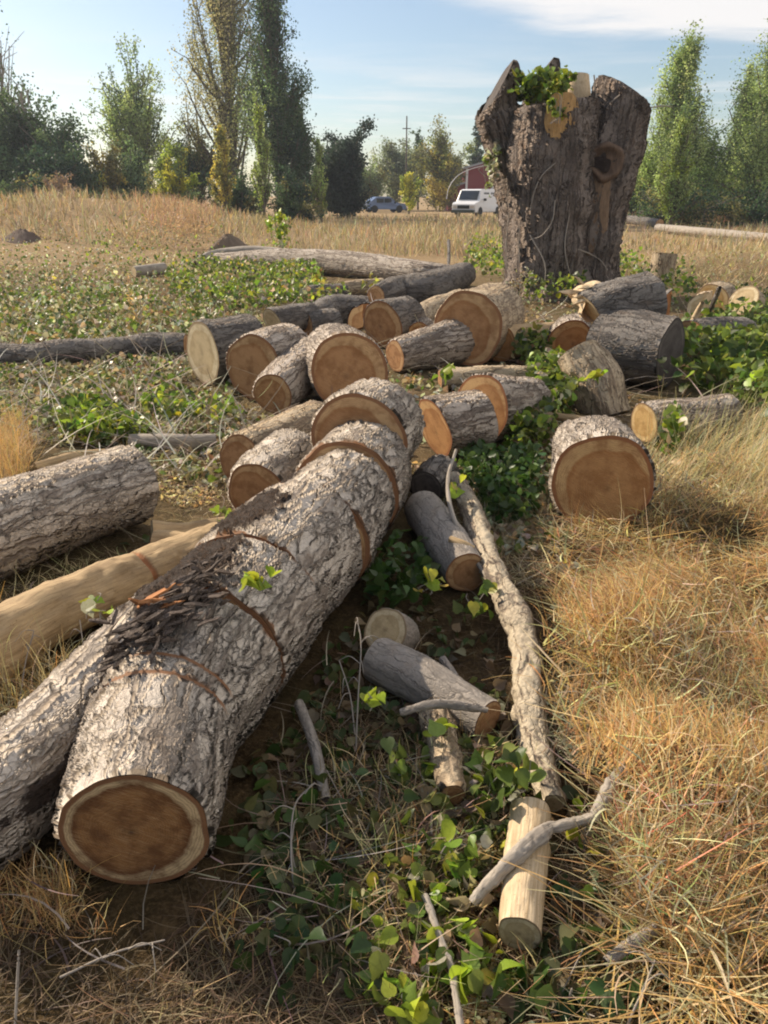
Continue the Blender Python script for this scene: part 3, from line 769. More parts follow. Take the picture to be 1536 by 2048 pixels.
yaw_log('log_round', 'small round with orange face peeping out right of the dark purplish round', 'log', 838, 668, 24, 10, 0.35, z0=0.03, bark='bark_far', face0='face_orange', step=0.012)
# foreground poles
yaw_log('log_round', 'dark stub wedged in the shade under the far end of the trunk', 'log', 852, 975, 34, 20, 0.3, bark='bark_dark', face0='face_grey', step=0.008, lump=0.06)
px_log('branch', 'long crooked pole with peeling bark in the foreground, right of the trunk', 'branch',
       [(908, 955, 15, 0.10), (958, 1060, 21, 0.09), (1000, 1165, 24, 0.06), (1042, 1290, 27, 0.03), (1062, 1440, 28, 0.01), (1112, 1610, 24, 0.0)], bark='peeling', face0='face_pale', face1='face_pale', step=0.004, lump=0.06, wob=0.010, knots=8, rough=0.05)
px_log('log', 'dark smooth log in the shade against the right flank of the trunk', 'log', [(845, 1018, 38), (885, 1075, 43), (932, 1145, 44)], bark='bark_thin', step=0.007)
px_log('log', 'smooth grey log in the trough beside the trunk, its right part sunlit', 'log', [(755, 1318, 46), (850, 1365, 46), (975, 1440, 42)], bark='bark_thin', face0='face_pale', step=0.006)
px_log('branch', 'peeling pale branch under the leaf sprays of the trough', 'branch', [(868, 1420, 30), (885, 1490, 30), (905, 1590, 26)], bark='bark_tan', step=0.006, face0=None, lump=0.06)
yaw_log('log_round', 'small cut log end in deep shade beside the trunk, pale grey face', 'log', 772, 1262, 44, 15, 0.25, pitch=-35, z0=0.06, bark='bark_thin', face0='face_pale', step=0.007)
px_log('log', 'short pale debarked post in the foreground with its round end towards the viewer', 'log', [(1040, 1868, 45), (1050, 1740, 42), (1062, 1625, 39)], bark='pale_wood', face0='face_pale', step=0.004, lump=0.04, rough=0.02, knots=3)
px_log('stick', 'bent grey stick lying across the pale debarked post', 'stick', [(944, 1806, 8, 0.03), (960, 1784, 12, 0.04), (1022, 1722, 15, 0.09), (1078, 1672, 18, 0.10), (1100, 1656, 12, 0.10), (1150, 1646, 10, 0.10), (1188, 1634, 11, 0.11), (1200, 1612, 13, 0.12), (1222, 1572, 15, 0.13), (1242, 1538, 8, 0.14)], bark='weathered', face0=None, face1='face_pale', step=0.003, lump=0.08, linear=True, rough=0.06, knots=3)
px_log('stick', 'thin grey twig at the bottom, left of the pale post', 'stick', [(850, 1790, 7, 0.05), (875, 1860, 7, 0.04), (905, 1940, 8, 0.03), (925, 2080, 8, 0.03)], bark='weathered', face0=None, face1=None, step=0.004, lump=0.06, rough=0.06, linear=True)
px_log('stick', 'slender curved twig rising beside the top of the crooked pole', 'stick', [(912, 900, 3, 0.35), (896, 960, 4, 0.28), (905, 1030, 5, 0.2), (945, 1110, 5, 0.12), (1000, 1185, 5, 0.1)], bark='weathered', face0=None, face1=None, step=0.006)
px_log('stick', 'grey stick in the shade at the right foot of the trunk', 'stick', [(598, 1405, 9, 0.06), (628, 1490, 10, 0.03), (652, 1600, 9, 0.01)], bark='bark_thin', face0='face_pale', face1=None, step=0.004)
px_log('stick', 'blue-grey stick behind the sunlit part of the trough log', 'stick', [(885, 1318, 8, 0.03), (915, 1365, 9, 0.02), (950, 1425, 8, 0.01)], bark='bark_thin', face0=None, face1=None, step=0.005)
px_log('stick', 'grey stick leaning in dark leaves at the bottom right', 'stick', [(1212, 1925, 10, 0.04), (1260, 1890, 11, 0.05), (1312, 1855, 10, 0.06)], bark='bark_thin', face0=None, face1=None, step=0.004)
px_log('stick', 'knobbly brown twig crossing above the leaf sprays', 'stick', [(800, 1425, 6, 0.12), (870, 1408, 8, 0.13), (930, 1412, 8, 0.13), (975, 1420, 5, 0.12)], bark='bark_thin', face0=None, face1=None, step=0.004, lump=0.12)
px_log('stick', 'pale broken twig on the dark smooth log', 'stick', [(900, 1078, 7, 0.17), (925, 1088, 8, 0.16), (948, 1098, 6, 0.15)], bark='peeled', face0=None, face1=None, step=0.005)
px_log('stick', 'fine dead twig under the trunk face at the bottom left', 'stick', [(30, 2060, 3, 0.0), (35, 1960, 3, 0.05), (38, 1900, 2.5, 0.1)], bark='weathered', face0=None, face1=None, step=0.006)
yaw_log('chunk', 'whitish broken chunk in the straw right of the large lone round', 'wood chunk', 1345, 942, 16, 40, 0.09, bark='pale_wood', face0='face_pale', step=0.008, lump=0.15)
px_log('stick', 'dark stake slanting up beside the orange cut chunk', 'stick', [(1408, 648, 3, 0.1), (1425, 610, 3, 0.35), (1440, 575, 3, 0.6)], bark='bark_dark', face0=None, face1=None, step=0.02)
px_log('stick', 'thin stake upright in the weeds behind the arched dark log', 'stick', [(897, 530, 2.5, 0.0), (898, 505, 2.5, 0.25), (897, 480, 2.5, 0.5)], bark='bark_dark', face0=None, face1=None, step=0.03)
px_log('stick', 'splintery pale stick propped on the shaded grey log', 'stick', [(1375, 662, 5, 0.2), (1392, 630, 6, 0.35), (1405, 605, 4, 0.5)], bark='pale_wood', face0=None, face1=None, step=0.02)

# ------------------------------------------------------------------ the stump
SX = at_y(1125, 590, 13.3)
SC = Vector((SX.x, 13.3, 0.0))
st = thing('tree_stump', 'enormous dark tree stump with jagged sawn stems, ivy on top and a round knot', 'tree stump', (SC.x, SC.y, 0))
def stem(part, rows, Yc, seed, **kw):
    """rows: (py, x left, x right) from the bottom up"""
    P, Rr = [], []
    for i, (py, xl, xr) in enumerate(rows):
        yc = Yc if not isinstance(Yc, (list, tuple)) else Yc[i]
        a, b_ = at_y(xl, py, yc), at_y(xr, py, yc)
        P.append((a + b_) / 2); Rr.append((b_.x - a.x) / 2)
    SEED[0] = seed
    kw.setdefault('face1', 'face_pale')
    log('', '', '', P, Rr, kw.pop('bark', 'bark_stump'), None, kw.pop('face1'), step=kw.pop('step', 0.028), parent=st, part=part, avoid=False, **kw)
stem('trunk', [(618, 1040, 1215), (540, 1048, 1205), (450, 1050, 1205), (360, 1060, 1215), (300, 1065, 1225)], 13.35, 900, lump=0.05, rough=0.03, knots=5, face1=None)
stem('stem', [(560, 1016, 1085), (470, 1012, 1088), (380, 1000, 1080), (300, 978, 1060), (230, 958, 1035), (180, 958, 1026)], [13.35, 13.35, 13.3, 13.25, 13.2, 13.15], 910, lump=0.06, slant1=-1.25, face1='face_grey', knots=3, rough=0.03)
stem('stem', [(612, 1008, 1165), (560, 1020, 1160), (450, 1022, 1168), (330, 1024, 1180), (260, 1028, 1182), (208, 1032, 1180)], [13.0, 13.0, 12.95, 12.92, 12.9, 12.9], 920, lump=0.05, knots=4, slant1=-0.06, face1='face_yellow', rough=0.03)
stem('stem', [(612, 1105, 1240), (560, 1112, 1230), (450, 1128, 1240), (350, 1150, 1262), (240, 1180, 1290), (182, 1195, 1300)], [13.1, 13.1, 13.08, 13.05, 13.05, 13.05], 930, lump=0.06, slant1=0.42, face1='face_grey', knots=4, rough=0.03)
stem('stem', [(420, 1120, 1210), (330, 1135, 1215), (270, 1140, 1205), (225, 1145, 1195)], [13.3, 13.35, 13.4, 13.45], 940, lump=0.05, slant1=0.12, face1='face_grey', knots=2)
stem('stem', [(330, 1040, 1140), (240, 1048, 1122), (150, 1054, 1108)], [13.5, 13.5, 13.5], 950, lump=0.05, slant1=-1.0, face1='face_grey', knots=2)
stem('stem', [(260, 1120, 1185), (190, 1128, 1180), (152, 1138, 1178)], [13.6, 13.7, 13.75], 955, lump=0.05, bark='pale_wood', face1='face_pale')
# the shrunken, deeply fluted foot
for k, (a_, l_) in enumerate(((-2.6, 0.45), (-2.0, 0.5), (-1.4, 0.4), (-0.85, 0.55), (-0.2, 0.4), (3.3, 0.4))):
    q0 = SC + Vector((math.cos(a_) * 0.5, math.sin(a_) * 0.5, 0.6)); q1 = SC + Vector((math.cos(a_) * 0.72, math.sin(a_) * 0.72, 0.22)); q2 = SC + Vector((math.cos(a_) * (0.75 + l_), math.sin(a_) * (0.75 + l_), -0.06))
    SEED[0] = 960 + k
    log('', '', '', [q0, q1, q2], [0.12, 0.15, 0.06], 'bark_stump', None, None, step=0.03, parent=st, part='root', avoid=False, lump=0.08)
M['bare'] = wood_mat('bare_brown_wood', (0.30, 0.20, 0.125), (0.18, 0.115, 0.075), bump=0.006)
M['hollow'] = plain('dark_rotten_hollow', (0.035, 0.022, 0.017), 0.95)
def surf_patch(name, axis, Rc, ang, zc, hw, hh, mat, prof=lambda q: 0.0, seed=0, nr=14, na=48, irr=0.16, attrs='bc'):
    rs = np.random.default_rng(seed)
    ph = rs.uniform(0, 6, 5)
    vs, co = [], []
    for i in range(nr + 1):
        q = i / nr
        for j in range(na):
            t_ = 2 * PI * j / na
            w_ = 1 + irr * sum(math.sin((k + 2) * t_ + ph[k]) / (k + 1.5) for k in range(5))
            a_ = ang + hw * q * w_ * math.cos(t_) / Rc
            z_ = zc + hh * q * w_ * math.sin(t_)
            rr_ = Rc + prof(q) + (0.004 * rs.normal() if 0 < q < 1 else 0)
            vs.append((axis[0] + math.cos(a_) * rr_, axis[1] + math.sin(a_) * rr_, z_))
            co.append((q * math.cos(t_), q * math.sin(t_), seed) if attrs == 'fc' else (math.cos(a_) * Rc, math.sin(a_) * Rc, z_))
    fs = [(i * na + j, i * na + (j + 1) % na, (i + 1) * na + (j + 1) % na, (i + 1) * na + j) for i in range(nr) for j in range(na)]
    return mesh_obj(name, vs, fs, M[mat], st, attrs={attrs: np.array(co), **({'kerf': np.zeros(len(vs))} if attrs == 'bc' else {})})
fa, fb = at_y(1032, 235, 12.9), at_y(1184, 235, 12.9)
fc0 = ((fa.x + fb.x) / 2, 12.9); fR = (fb.x - fa.x) / 2
M['amber_wood'] = wood_mat('amber_split_wood', (0.70, 0.43, 0.18), (0.40, 0.23, 0.10), bump=0.012)
M['rust_wood'] = wood_mat('rusty_rotten_wood', (0.23, 0.15, 0.10), (0.11, 0.07, 0.05), bump=0.014)
zA = at_y(1100, 232, 12.45).z
surf_patch('split_wood', fc0, fR * 1.09, -PI / 2 - 0.02, zA, 0.24, 0.31, 'amber_wood', lambda q: 0.02 * (1 - q ** 2), seed=3, irr=0.09)
ka, kb = at_y(1150, 320, 13.1), at_y(1262, 320, 13.1)
kn = at_y(1195, 322, 12.33)
trc = ((at_y(1020, 322, 13.3).x + at_y(1262, 322, 13.3).x) / 2, 13.3)
angk = math.atan2(kn.y - trc[1], kn.x - trc[0])
Rk = 0.99
axk = ((at_y(1150, 330, 13.05).x + at_y(1266, 330, 13.05).x) / 2, 13.05); rk_ = (at_y(1266, 330, 13.05).x - at_y(1150, 330, 13.05).x) / 2 * 1.08
surf_patch('knot', axk, rk_, -PI / 2 - 0.22, kn.z, 0.27, 0.31, 'rust_wood', lambda q: 0.0 + 0.085 * math.exp(-((q - 0.74) / 0.2) ** 2) + 0.05 * math.exp(-(q / 0.3) ** 2) - (0.3 if q > 0.97 else 0), seed=8, irr=0.12)
surf_patch('knot_hollow', axk, rk_, -PI / 2 - 0.30, kn.z - 0.02, 0.10, 0.13, 'hollow', lambda q: 0.055, seed=18, irr=0.3)
zr = at_y(1180, 420, 12.5)
surf_patch('bare_wood', axk, rk_ * 0.98, -PI / 2 - 0.35, zr.z, 0.22, 0.62, 'bare', lambda q: 0.02 * (1 - q ** 3) - (0.2 if q > 0.97 else 0), seed=9)
M['vine'] = plain('dry_vine_stem', (0.34, 0.29, 0.24), 0.9)
def strand(name, pts, r_, mat, parent=None, n=24, nseg=6):
    C_ = catmull(pts, n)
    tg = np.gradient(C_, axis=0); tg /= np.linalg.norm(tg, axis=1)[:, None]
    a = np.cross(tg, [0.3, 0.2, 1.0]); a /= np.linalg.norm(a, axis=1)[:, None]
    b_ = np.cross(tg, a)
    th = np.linspace(0, 2 * PI, nseg, endpoint=False)
    rr_ = np.linspace(r_, r_ * 0.6, n)[:, None, None]
    V = C_[:, None, :] + rr_ * (a[:, None, :] * np.cos(th)[None, :, None] + b_[:, None, :] * np.sin(th)[None, :, None])
    idx = np.arange(n * nseg).reshape(n, nseg)
    Fc = np.stack([idx[:-1], np.roll(idx[:-1], -1, 1), np.roll(idx[1:], -1, 1), idx[1:]], -1).reshape(-1, 4)
    return mesh_obj(name, V.reshape(-1, 3), Fc, mat, parent)
for pl in ([(1112, 325), (1085, 350), (1070, 380), (1060, 420)], [(1110, 400), (1105, 440), (1085, 470), (1060, 480)], [(1155, 498), (1180, 508), (1200, 520), (1215, 540)],
           [(1188, 150), (1192, 190), (1194, 220), (1180, 250)], [(1240, 190), (1222, 205), (1210, 225), (1200, 250)], [(1030, 215), (1028, 320), (1030, 450), (1026, 580)],
           [(1205, 155), (1202, 200), (1196, 235), (1186, 262)], [(1036, 260), (1022, 300), (1034, 380), (1040, 560)], [(1012, 330), (1018, 420), (1012, 500), (1022, 590)],
           [(1300, 215), (1330, 212), (1345, 214)], [(1060, 470), (1090, 530), (1085, 590)], [(1140, 420), (1130, 500), (1150, 580)]):
    P3 = []
    for (px, py) in pl:
        q = at_y(px, py, 12.42 if py > 300 else 12.36)
        fcx = (at_y(1100, py, 12.95).x, 12.95, at_y(1178, py, 12.95).x - at_y(1100, py, 12.95).x + 0.02)
        rcx = (at_y(1150 + (560 - py) * 0.2 + 20, py, 13.06).x, 13.06, 0.46)
        yy = 13.0
        for (xc, yc, rc) in (fcx, rcx):
            dd_ = abs(q.x - xc)
            if dd_ < rc: yy = min(yy, yc - math.sqrt(rc ** 2 - dd_ ** 2))
        P3.append(at_y(px, py, yy - 0.03))
    strand('vine', P3, 0.011, M['vine'], st)

# ------------------------------------------------------------------ leaves
def pal(cols, n, rs, jit=0.18):
    cols = np.array([c[:3] for c in cols]); w_ = None
    k = rs.integers(0, len(cols), n)
    c_ = cols[k] * np.exp(rs.normal(0, jit, (n, 1))) * (1 + rs.normal(0, jit * 0.35, (n, 3)))
    return np.clip(c_, 0.005, 0.95)
def leaf_arrays(P, size, rs, flat=0.4, shape='heart', up=None):
    """folded leaf blades: P (n,3), size (n)"""
    n = len(P)
    nrm = rs.normal(0, 1, (n, 3)); nrm /= np.linalg.norm(nrm, axis=1)[:, None]
    nrm = nrm * (1 - flat) + np.array([0, 0, 1.0]) * flat
    nrm /= np.linalg.norm(nrm, axis=1)[:, None]
    d = np.cross(nrm, rs.normal(0, 1, (n, 3))); d /= np.linalg.norm(d, axis=1)[:, None]
    if up is not None:
        d = d * (1 - up) + np.array([0, 0, -1.0]) * up
        d /= np.linalg.norm(d, axis=1)[:, None]
        nrm = nrm - d * np.sum(nrm * d, 1)[:, None]; nrm /= np.linalg.norm(nrm, axis=1)[:, None]
    w_ = np.cross(nrm, d)
    fold = rs.uniform(0.08, 0.35, n)[:, None]; curl = rs.uniform(-0.25, 0.3, n)[:, None]
    S_ = size[:, None]
    if shape == 'heart':      # base, l1, l2, tip, r2, r1, mid
        h_ = [(-0.46, 0.17), (-0.34, 0.36), (-0.10, 0.44), (0.14, 0.34), (0.36, 0.17)]
        loc = [(-0.40, 0, 0)] + [(a, b_, 1) for a, b_ in h_] + [(0.68, 0, 0)] + [(a, -b_, 1) for a, b_ in h_[::-1]] + [(-0.12, 0, 0), (0.28, 0, 0)]
        tri = [(0, 12, 1), (1, 12, 2), (2, 12, 3), (3, 12, 13), (3, 13, 4), (4, 13, 5), (5, 13, 6), (6, 13, 7), (7, 13, 8), (8, 13, 9), (9, 13, 12), (9, 12, 10), (10, 12, 11), (11, 12, 0)]
    elif shape == 'narrow':
        loc = [(-0.5, 0, 0), (-0.15, 0.16, 1), (0.2, 0.13, 1), (0.6, 0, 0), (0.2, -0.13, 1), (-0.15, -0.16, 1), (0.05, 0, 0)]
        tri = [(0, 6, 1), (1, 6, 2), (2, 6, 3), (0, 5, 6), (5, 4, 6), (4, 3, 6)]
    else:
        loc = [(-0.5, 0, 0), (0.0, 0.36, 1), (0.55, 0, 0), (0.0, -0.36, 1)]
        tri = [(0, 2, 1), (0, 3, 2)]
    vs = []
    for (a, b_, f_) in loc:
        z_ = f_ * fold * abs(b_) * 1.6 - curl * (a ** 2)
        vs.append(P + S_ * (d * a + w_ * b_ + nrm * z_))
    V = np.stack(vs, 1)
    k = len(loc)
    Fc = (np.arange(n)[:, None, None] * k + np.array(tri)[None]).reshape(-1, 3)
    return V.reshape(-1, 3), Fc, k
def leaves_obj(name, P, size, cols, rs, parent=None, mat='leaf', **kw):
    V, Fc, k = leaf_arrays(np.asarray(P, float), np.asarray(size, float), rs, **kw)
    return mesh_obj(name, V, Fc, M[mat], parent, cols=np.repeat(cols, k, 0), smooth=False)

GREEN = [(0.10, 0.15, 0.032), (0.14, 0.195, 0.045), (0.20, 0.25, 0.06), (0.075, 0.11, 0.03)]
LIME = [(0.30, 0.40, 0.05), (0.22, 0.34, 0.05), (0.42, 0.44, 0.05)]
YEL = [(0.52, 0.44, 0.06), (0.46, 0.36, 0.07)]
DRY = [(0.42, 0.36, 0.25), (0.30, 0.22, 0.12), (0.50, 0.45, 0.34), (0.22, 0.15, 0.08), (0.36, 0.30, 0.16)]
SILV = [(0.42, 0.45, 0.32), (0.50, 0.50, 0.40)]

def sprig(name, label, cat, px, py, wpx, hpx, z0, z1, n, size, cols, seed, hang=0.3, stems=4, group=None, ext=None):
    """a leafy shoot: a few twigs and leaves spread about the pixel box at heights z0..z1"""
    rs = np.random.default_rng(seed)
    c_ = on_ground(px, py, (z0 + z1) / 2)
    d = (c_ - Vector((0, 0, H))).length
    sx = wpx * d / F / 2; sy = ext if ext else sx * 0.8; sz = max(hpx * d / F / 2 * 0.8, 0.03)
    root = thing(name, label, cat, (c_.x, c_.y, max(0.0, c_.z - sz)), group)
    P = []
    for k in range(stems):
        e = np.array(c_) + rs.uniform(-0.75, 0.75, 3) * np.array([sx, sy, sz])
        b_ = np.array([c_.x + rs.normal(0, sx * 0.3), c_.y + rs.normal(0, sy * 0.3), max(0.0, c_.z - sz * 1.1)])
        md = (e + b_) / 2 + rs.normal(0, sx * 0.25, 3)
        strand('twig', [b_, md, e], 0.0022 if d < 4 else 0.004, M['dead'], root, n=10, nseg=4)
        for q in range(max(1, n // stems)):
            t_ = rs.uniform(0.25, 1.1)
            p = (1 - t_) ** 2 * b_ + 2 * t_ * (1 - t_) * md + t_ ** 2 * e
            P.append(p + rs.normal(0, 1, 3) * np.array([sx, sy, sz]) * 0.28)
    P = np.array(P)
    P[:, 2] = np.maximum(P[:, 2], 0.01)
    sz_ = size * rs.uniform(0.6, 1.25, len(P))
    leaves_obj('leaves', P, sz_, pal(cols, len(P), rs), rs, root, flat=0.35, up=hang)
    return root
SPR = [
 (525, 1145, 84, 60, .50, .57, 12, .05, LIME, 'small lime-green sprig lying on the third round of the foreground trunk'),
 (860, 1155, 70, 70, .14, .24, 8, .055, YEL + LIME, 'yellow leaf sprig hanging over the shaded gap by the dark smooth log'),
 (945, 1190, 100, 80, .08, .2, 22, .045, GREEN + LIME, 'green leaf sprig against the left side of the crooked pole'),
 (745, 1392, 44, 30, .18, .22, 3, .055, LIME, 'single lime-green leaf glowing over the dark trough'),
 (880, 1440, 60, 70, .1, .18, 8, .05, LIME + GREEN, 'lime leaves hanging over the knobbly brown twig'),
 (1000, 1540, 170, 110, .08, .2, 26, .055, GREEN + GREEN + SILV, 'spray of green and pale leaves left of the lower end of the crooked pole'),
 (800, 1530, 60, 120, .04, .14, 14, .055, GREEN, 'upright green leaf shoot in the trough left of the peeling branch'),
 (920, 1710, 130, 120, .02, .12, 20, .05, LIME + GREEN, 'yellow-green leaf spray left of the bent grey stick'),
 (890, 742, 52, 28, .62, .70, 8, .07, LIME, 'bright green tuft standing on top of the ribbed bark round'),
 (470, 1035, 130, 60, .12, .24, 34, .045, LIME + DRY[:1] + GREEN, 'pale lime leaf spray over the stubby tan fork'),
 (185, 1205, 100, 50, .2, .28, 9, .05, LIME + SILV, 'small lime sprig on the peeled tan log'),
 (215, 1310, 60, 60, .05, .15, 6, .05, GREEN, 'little green sprig below the peeled tan log'),
 (1130, 1970, 200, 130, .0, .1, 20, .048, [(0.05, 0.085, 0.03), (0.07, 0.11, 0.035)], 'leafy clump in shade-darkened green at the bottom edge right of the pale post'),  # shade right of the post is put into these leaf greens
 (1170, 1670, 60, 90, .02, .1, 5, .05, LIME, 'two or three lime leaves beside the bent grey stick'),
 (1335, 1905, 60, 40, .02, .08, 5, .04, GREEN, 'tiny green sprig in straw at the bottom right'),
 (1140, 1130, 90, 50, .02, .1, 8, .05, YEL + SILV, 'yellow and whitish leaves in the straw below the large lone round'),
 (1180, 745, 70, 60, .4, .55, 10, .08, LIME, 'lime ivy leaves draped on the sunlit flaky log'),
 (905, 965, 60, 40, .25, .32, 5, .06, LIME, 'lime leaves beside the upper end of the crooked pole'),
 (955, 1030, 40, 100, .02, .3, 7, .05, GREEN, 'green leaves climbing beyond the crooked pole'),
 (750, 1600, 260, 200, .0, .05, 20, .048, [(0.05, 0.09, 0.03), (0.07, 0.11, 0.03)], 'broad leaves in shade-darkened green right of the trunk face'),  # leaf greens darkened to stand in for the trunk's shadow
 (640, 1900, 240, 200, .0, .04, 16, .048, [(0.05, 0.09, 0.03), (0.07, 0.11, 0.03)], 'broad leaves in shade-darkened green at the bottom below the trunk face'),  # trunk shadow put into the leaf colour here as well
]
for i, (px, py, w_, h_, z0, z1, n, sz, cl_, lb) in enumerate(SPR):
    sprig('leaf_sprig', lb, 'leaf sprig', px, py, w_, h_, z0, z1, n, sz, cl_, 300 + i, group='loose leafy sprigs among the logs')
def bush(name, label, cat, c_, ex, n, size, cols, seed, group=None, flat=0.3, stems=6, shape='heart'):
    rs = np.random.default_rng(seed)
    root = thing(name, label, cat, (c_[0], c_[1], max(0, c_[2] - ex[2])), group)
    for k in range(stems):
        b_ = np.array([c_[0] + rs.normal(0, ex[0] * .3), c_[1] + rs.normal(0, ex[1] * .3), max(0, c_[2] - ex[2])])
        e = np.array(c_) + rs.uniform(-.8, .8, 3) * np.array(ex)
        strand('stem', [b_, (b_ + e) / 2 + rs.normal(0, .05, 3), e], 0.006, M['dead'], root, n=8, nseg=4)
    nc = max(4, n // 14)
    cc = rs.normal(0, 0.5, (nc, 3)); cc = np.clip(cc, -1, 1)
    k = rs.integers(0, nc, n)
    P = np.array(c_) + (cc[k] + rs.normal(0, 0.16, (n, 3))) * np.array(ex)
    leaves_obj('leaves', P, size * rs.uniform(0.6, 1.3, n), pal(cols, n, rs), rs, root, flat=flat, shape=shape)
    return root
q = at_y(1092, 172, 13.0)
bush('ivy', 'bright green ivy clump growing on the top of the stump', 'ivy', tuple(q), (0.42, 0.35, 0.24), 420, 0.10, GREEN + LIME, 401)
q = at_y(1112, 212, 12.16)
bush('ivy', 'green ivy trailing down over the amber split wood of the stump', 'ivy', tuple(q), (0.15, 0.08, 0.22), 90, 0.09, GREEN + LIME, 402)
q = at_y(1040, 178, 13.1)
bush('ivy', 'dark green ivy between the two jagged left stems of the stump', 'ivy', tuple(q), (0.2, 0.25, 0.16), 130, 0.09, GREEN[:1] + GREEN[3:], 403)
q = at_y(985, 325, 12.9)
bush('ivy', 'pale dusty leaves hanging on the left side of the stump', 'ivy', tuple(q), (0.18, 0.2, 0.28), 150, 0.08, SILV + DRY[:1] + LIME[:1], 404)

for i, (px, py, Y_, ex, n_, sz_, cl_, lb) in enumerate((
    (558, 455, 15.5, (0.2, 0.18, 0.36), 130, 0.075, LIME, 'lime-green sapling standing in front of the tan weeds'),
    (1045, 575, 12.0, (0.4, 0.25, 0.22), 260, 0.05, DRY + SILV, 'grey dead brush heaped against the left foot of the stump'),
    (350, 450, 22.0, (1.1, 0.8, 0.55), 1500, 0.07, [(0.55, 0.38, 0.24), (0.46, 0.30, 0.19)], 'soft pinkish tan shrub standing out in the weeds left of centre'),
    (270, 625, 9.6, (0.14, 0.12, 0.36), 120, 0.05, [(0.6, 0.42, 0.2), (0.5, 0.34, 0.17)], 'tan seed-head clump standing above the long thin dark log'))):
    q = at_y(px, py, Y_)
    bush('dry_plant' if i else 'sapling', lb, 'shrub' if i == 2 else 'plant', tuple(q), ex, n_, sz_, cl_, 420 + i, shape='narrow' if i else 'heart')

# ------------------------------------------------------------------ scatter on the ground
def proj(P):
    P = np.asarray(P, float)
    dz = P[:, 2] - H
    d = P[:, 1] * CP - dz * SP
    u_ = P[:, 1] * SP + dz * CP
    return 768 + P[:, 0] / d * F, 1024 - u_ / d * F, d
def ground_pts(px, py):
    a, b_ = (px - 768) / F, (1024 - py) / F
    vy, vz = CP + b_ * SP, -SP + b_ * CP
    vz = np.minimum(vz, -0.004)
    t_ = -H / vz
    x, y = a * t_, vy * t_
    return x, y
LG0 = np.array([l[0][:2] for l in LOGS]); LG1 = np.array([l[1][:2] for l in LOGS]); LGR = np.array([l[2] for l in LOGS])
LZ = np.array([min(l[0][2], l[1][2]) for l in LOGS])
def clear(x, y, f=0.85, zmin=None):
    ok = np.ones(len(x), bool)
    P = np.stack([x, y], -1)
    for a, b_, r_, z_ in zip(LG0, LG1, LGR, LZ):
        if z_ > r_ + 0.12: continue
        ab = b_ - a; L2 = max(1e-9, ab @ ab)
        t_ = np.clip(((P - a) @ ab) / L2, 0, 1)
        d = np.linalg.norm(P - (a + t_[:, None] * ab), axis=1)
        ok &= d > r_ * f
    d = np.hypot(x - SC.x, y - SC.y)
    ok &= d > 0.85
    return ok
def zone(n, blobs, rs, f=0.85):
    """blobs: (px, py, rx, ry, weight) ellipses in the photo, dropped on the ground"""
    w_ = np.array([b[4] * b[2] * b[3] for b in blobs], float); w_ /= w_.sum()
    k = rs.choice(len(blobs), n, p=w_)
    B_ = np.array([b[:4] for b in blobs], float)[k]
    rad = np.sqrt(rs.uniform(0, 1, n)); th = rs.uniform(0, 2 * PI, n)
    px = B_[:, 0] + B_[:, 2] * rad * np.cos(th) * 1.05; py = B_[:, 1] + B_[:, 3] * rad * np.sin(th) * 1.05
    py = np.maximum(py, 397)
    x, y = ground_pts(px, py)
    ok = clear(x, y, f) & (y < 62) & (y > 0.35)
    x, y = x[ok], y[ok]
    return x, y, gheight(x, y)
def blades(name, x, y, z, rs, length, width, lean, cols, K=5, curve=0.8, mat='straw', azc=None, azs=9.0, lodw=0.0, label=None, cat=None, twist=0.6, obj=True):
    n = len(x)
    L = length[0] + (length[1] - length[0]) * rs.beta(1.6, 2.4, n)
    az = rs.uniform(0, 2 * PI, n) if azc is None else azc + rs.normal(0, azs, n)
    ln = rs.uniform(lean[0], lean[1], n)             # start lean from vertical
    cv = rs.normal(0, 1, n) * curve + curve * 0.6
    dist = np.hypot(x, y)
    w_ = np.maximum(width * rs.uniform(0.6, 1.4, n), lodw * dist)
    pos = np.stack([x, y, z], -1).astype(float)
    ta = az.copy(); lnk = ln.copy()
    swirl = rs.normal(0, twist, n)
    V = []
    sidea = az + PI / 2 + rs.normal(0, 0.5, n)
    for k in range(K + 1):
        f_ = k / K
        wk = w_ * (1 - 0.75 * f_ ** 1.5)
        s_ = np.stack([np.cos(sidea), np.sin(sidea), np.zeros(n)], -1) * wk[:, None] / 2
        V.append(pos - s_); V.append(pos + s_)
        step = L / K
        pos = pos + np.stack([np.sin(lnk) * np.cos(ta), np.sin(lnk) * np.sin(ta), np.cos(lnk)], -1) * step[:, None]
        pos[:, 2] = np.maximum(pos[:, 2], z + 0.004)
        lnk = lnk + cv / K; ta = ta + swirl / K
    V = np.stack(V, 1)
    kk = 2 * (K + 1)
    base = np.arange(n)[:, None, None] * kk
    q_ = np.array([[2 * i, 2 * i + 1, 2 * i + 3, 2 * i + 2] for i in range(K)])[None]
    Fc = (base + q_).reshape(-1, 4)
    C_ = np.repeat(cols, kk, 0)
    if not obj: return V.reshape(-1, 3), Fc, C_
    o = mesh_obj(name, V.reshape(-1, 3), Fc, M[mat], None, cols=C_)
    return tag(o, label, cat, kind='stuff')
def join_blades(name, sets, label, cat, mat='straw'):
    V, Fc, C_, off = [], [], [], 0
    for (a, b_, c_) in sets:
        V.append(a); Fc.append(b_ + off); C_.append(c_); off += len(a)
    o = mesh_obj(name, np.concatenate(V), np.concatenate(Fc), M[mat], None, cols=np.concatenate(C_))
    return tag(o, label, cat, kind='stuff')

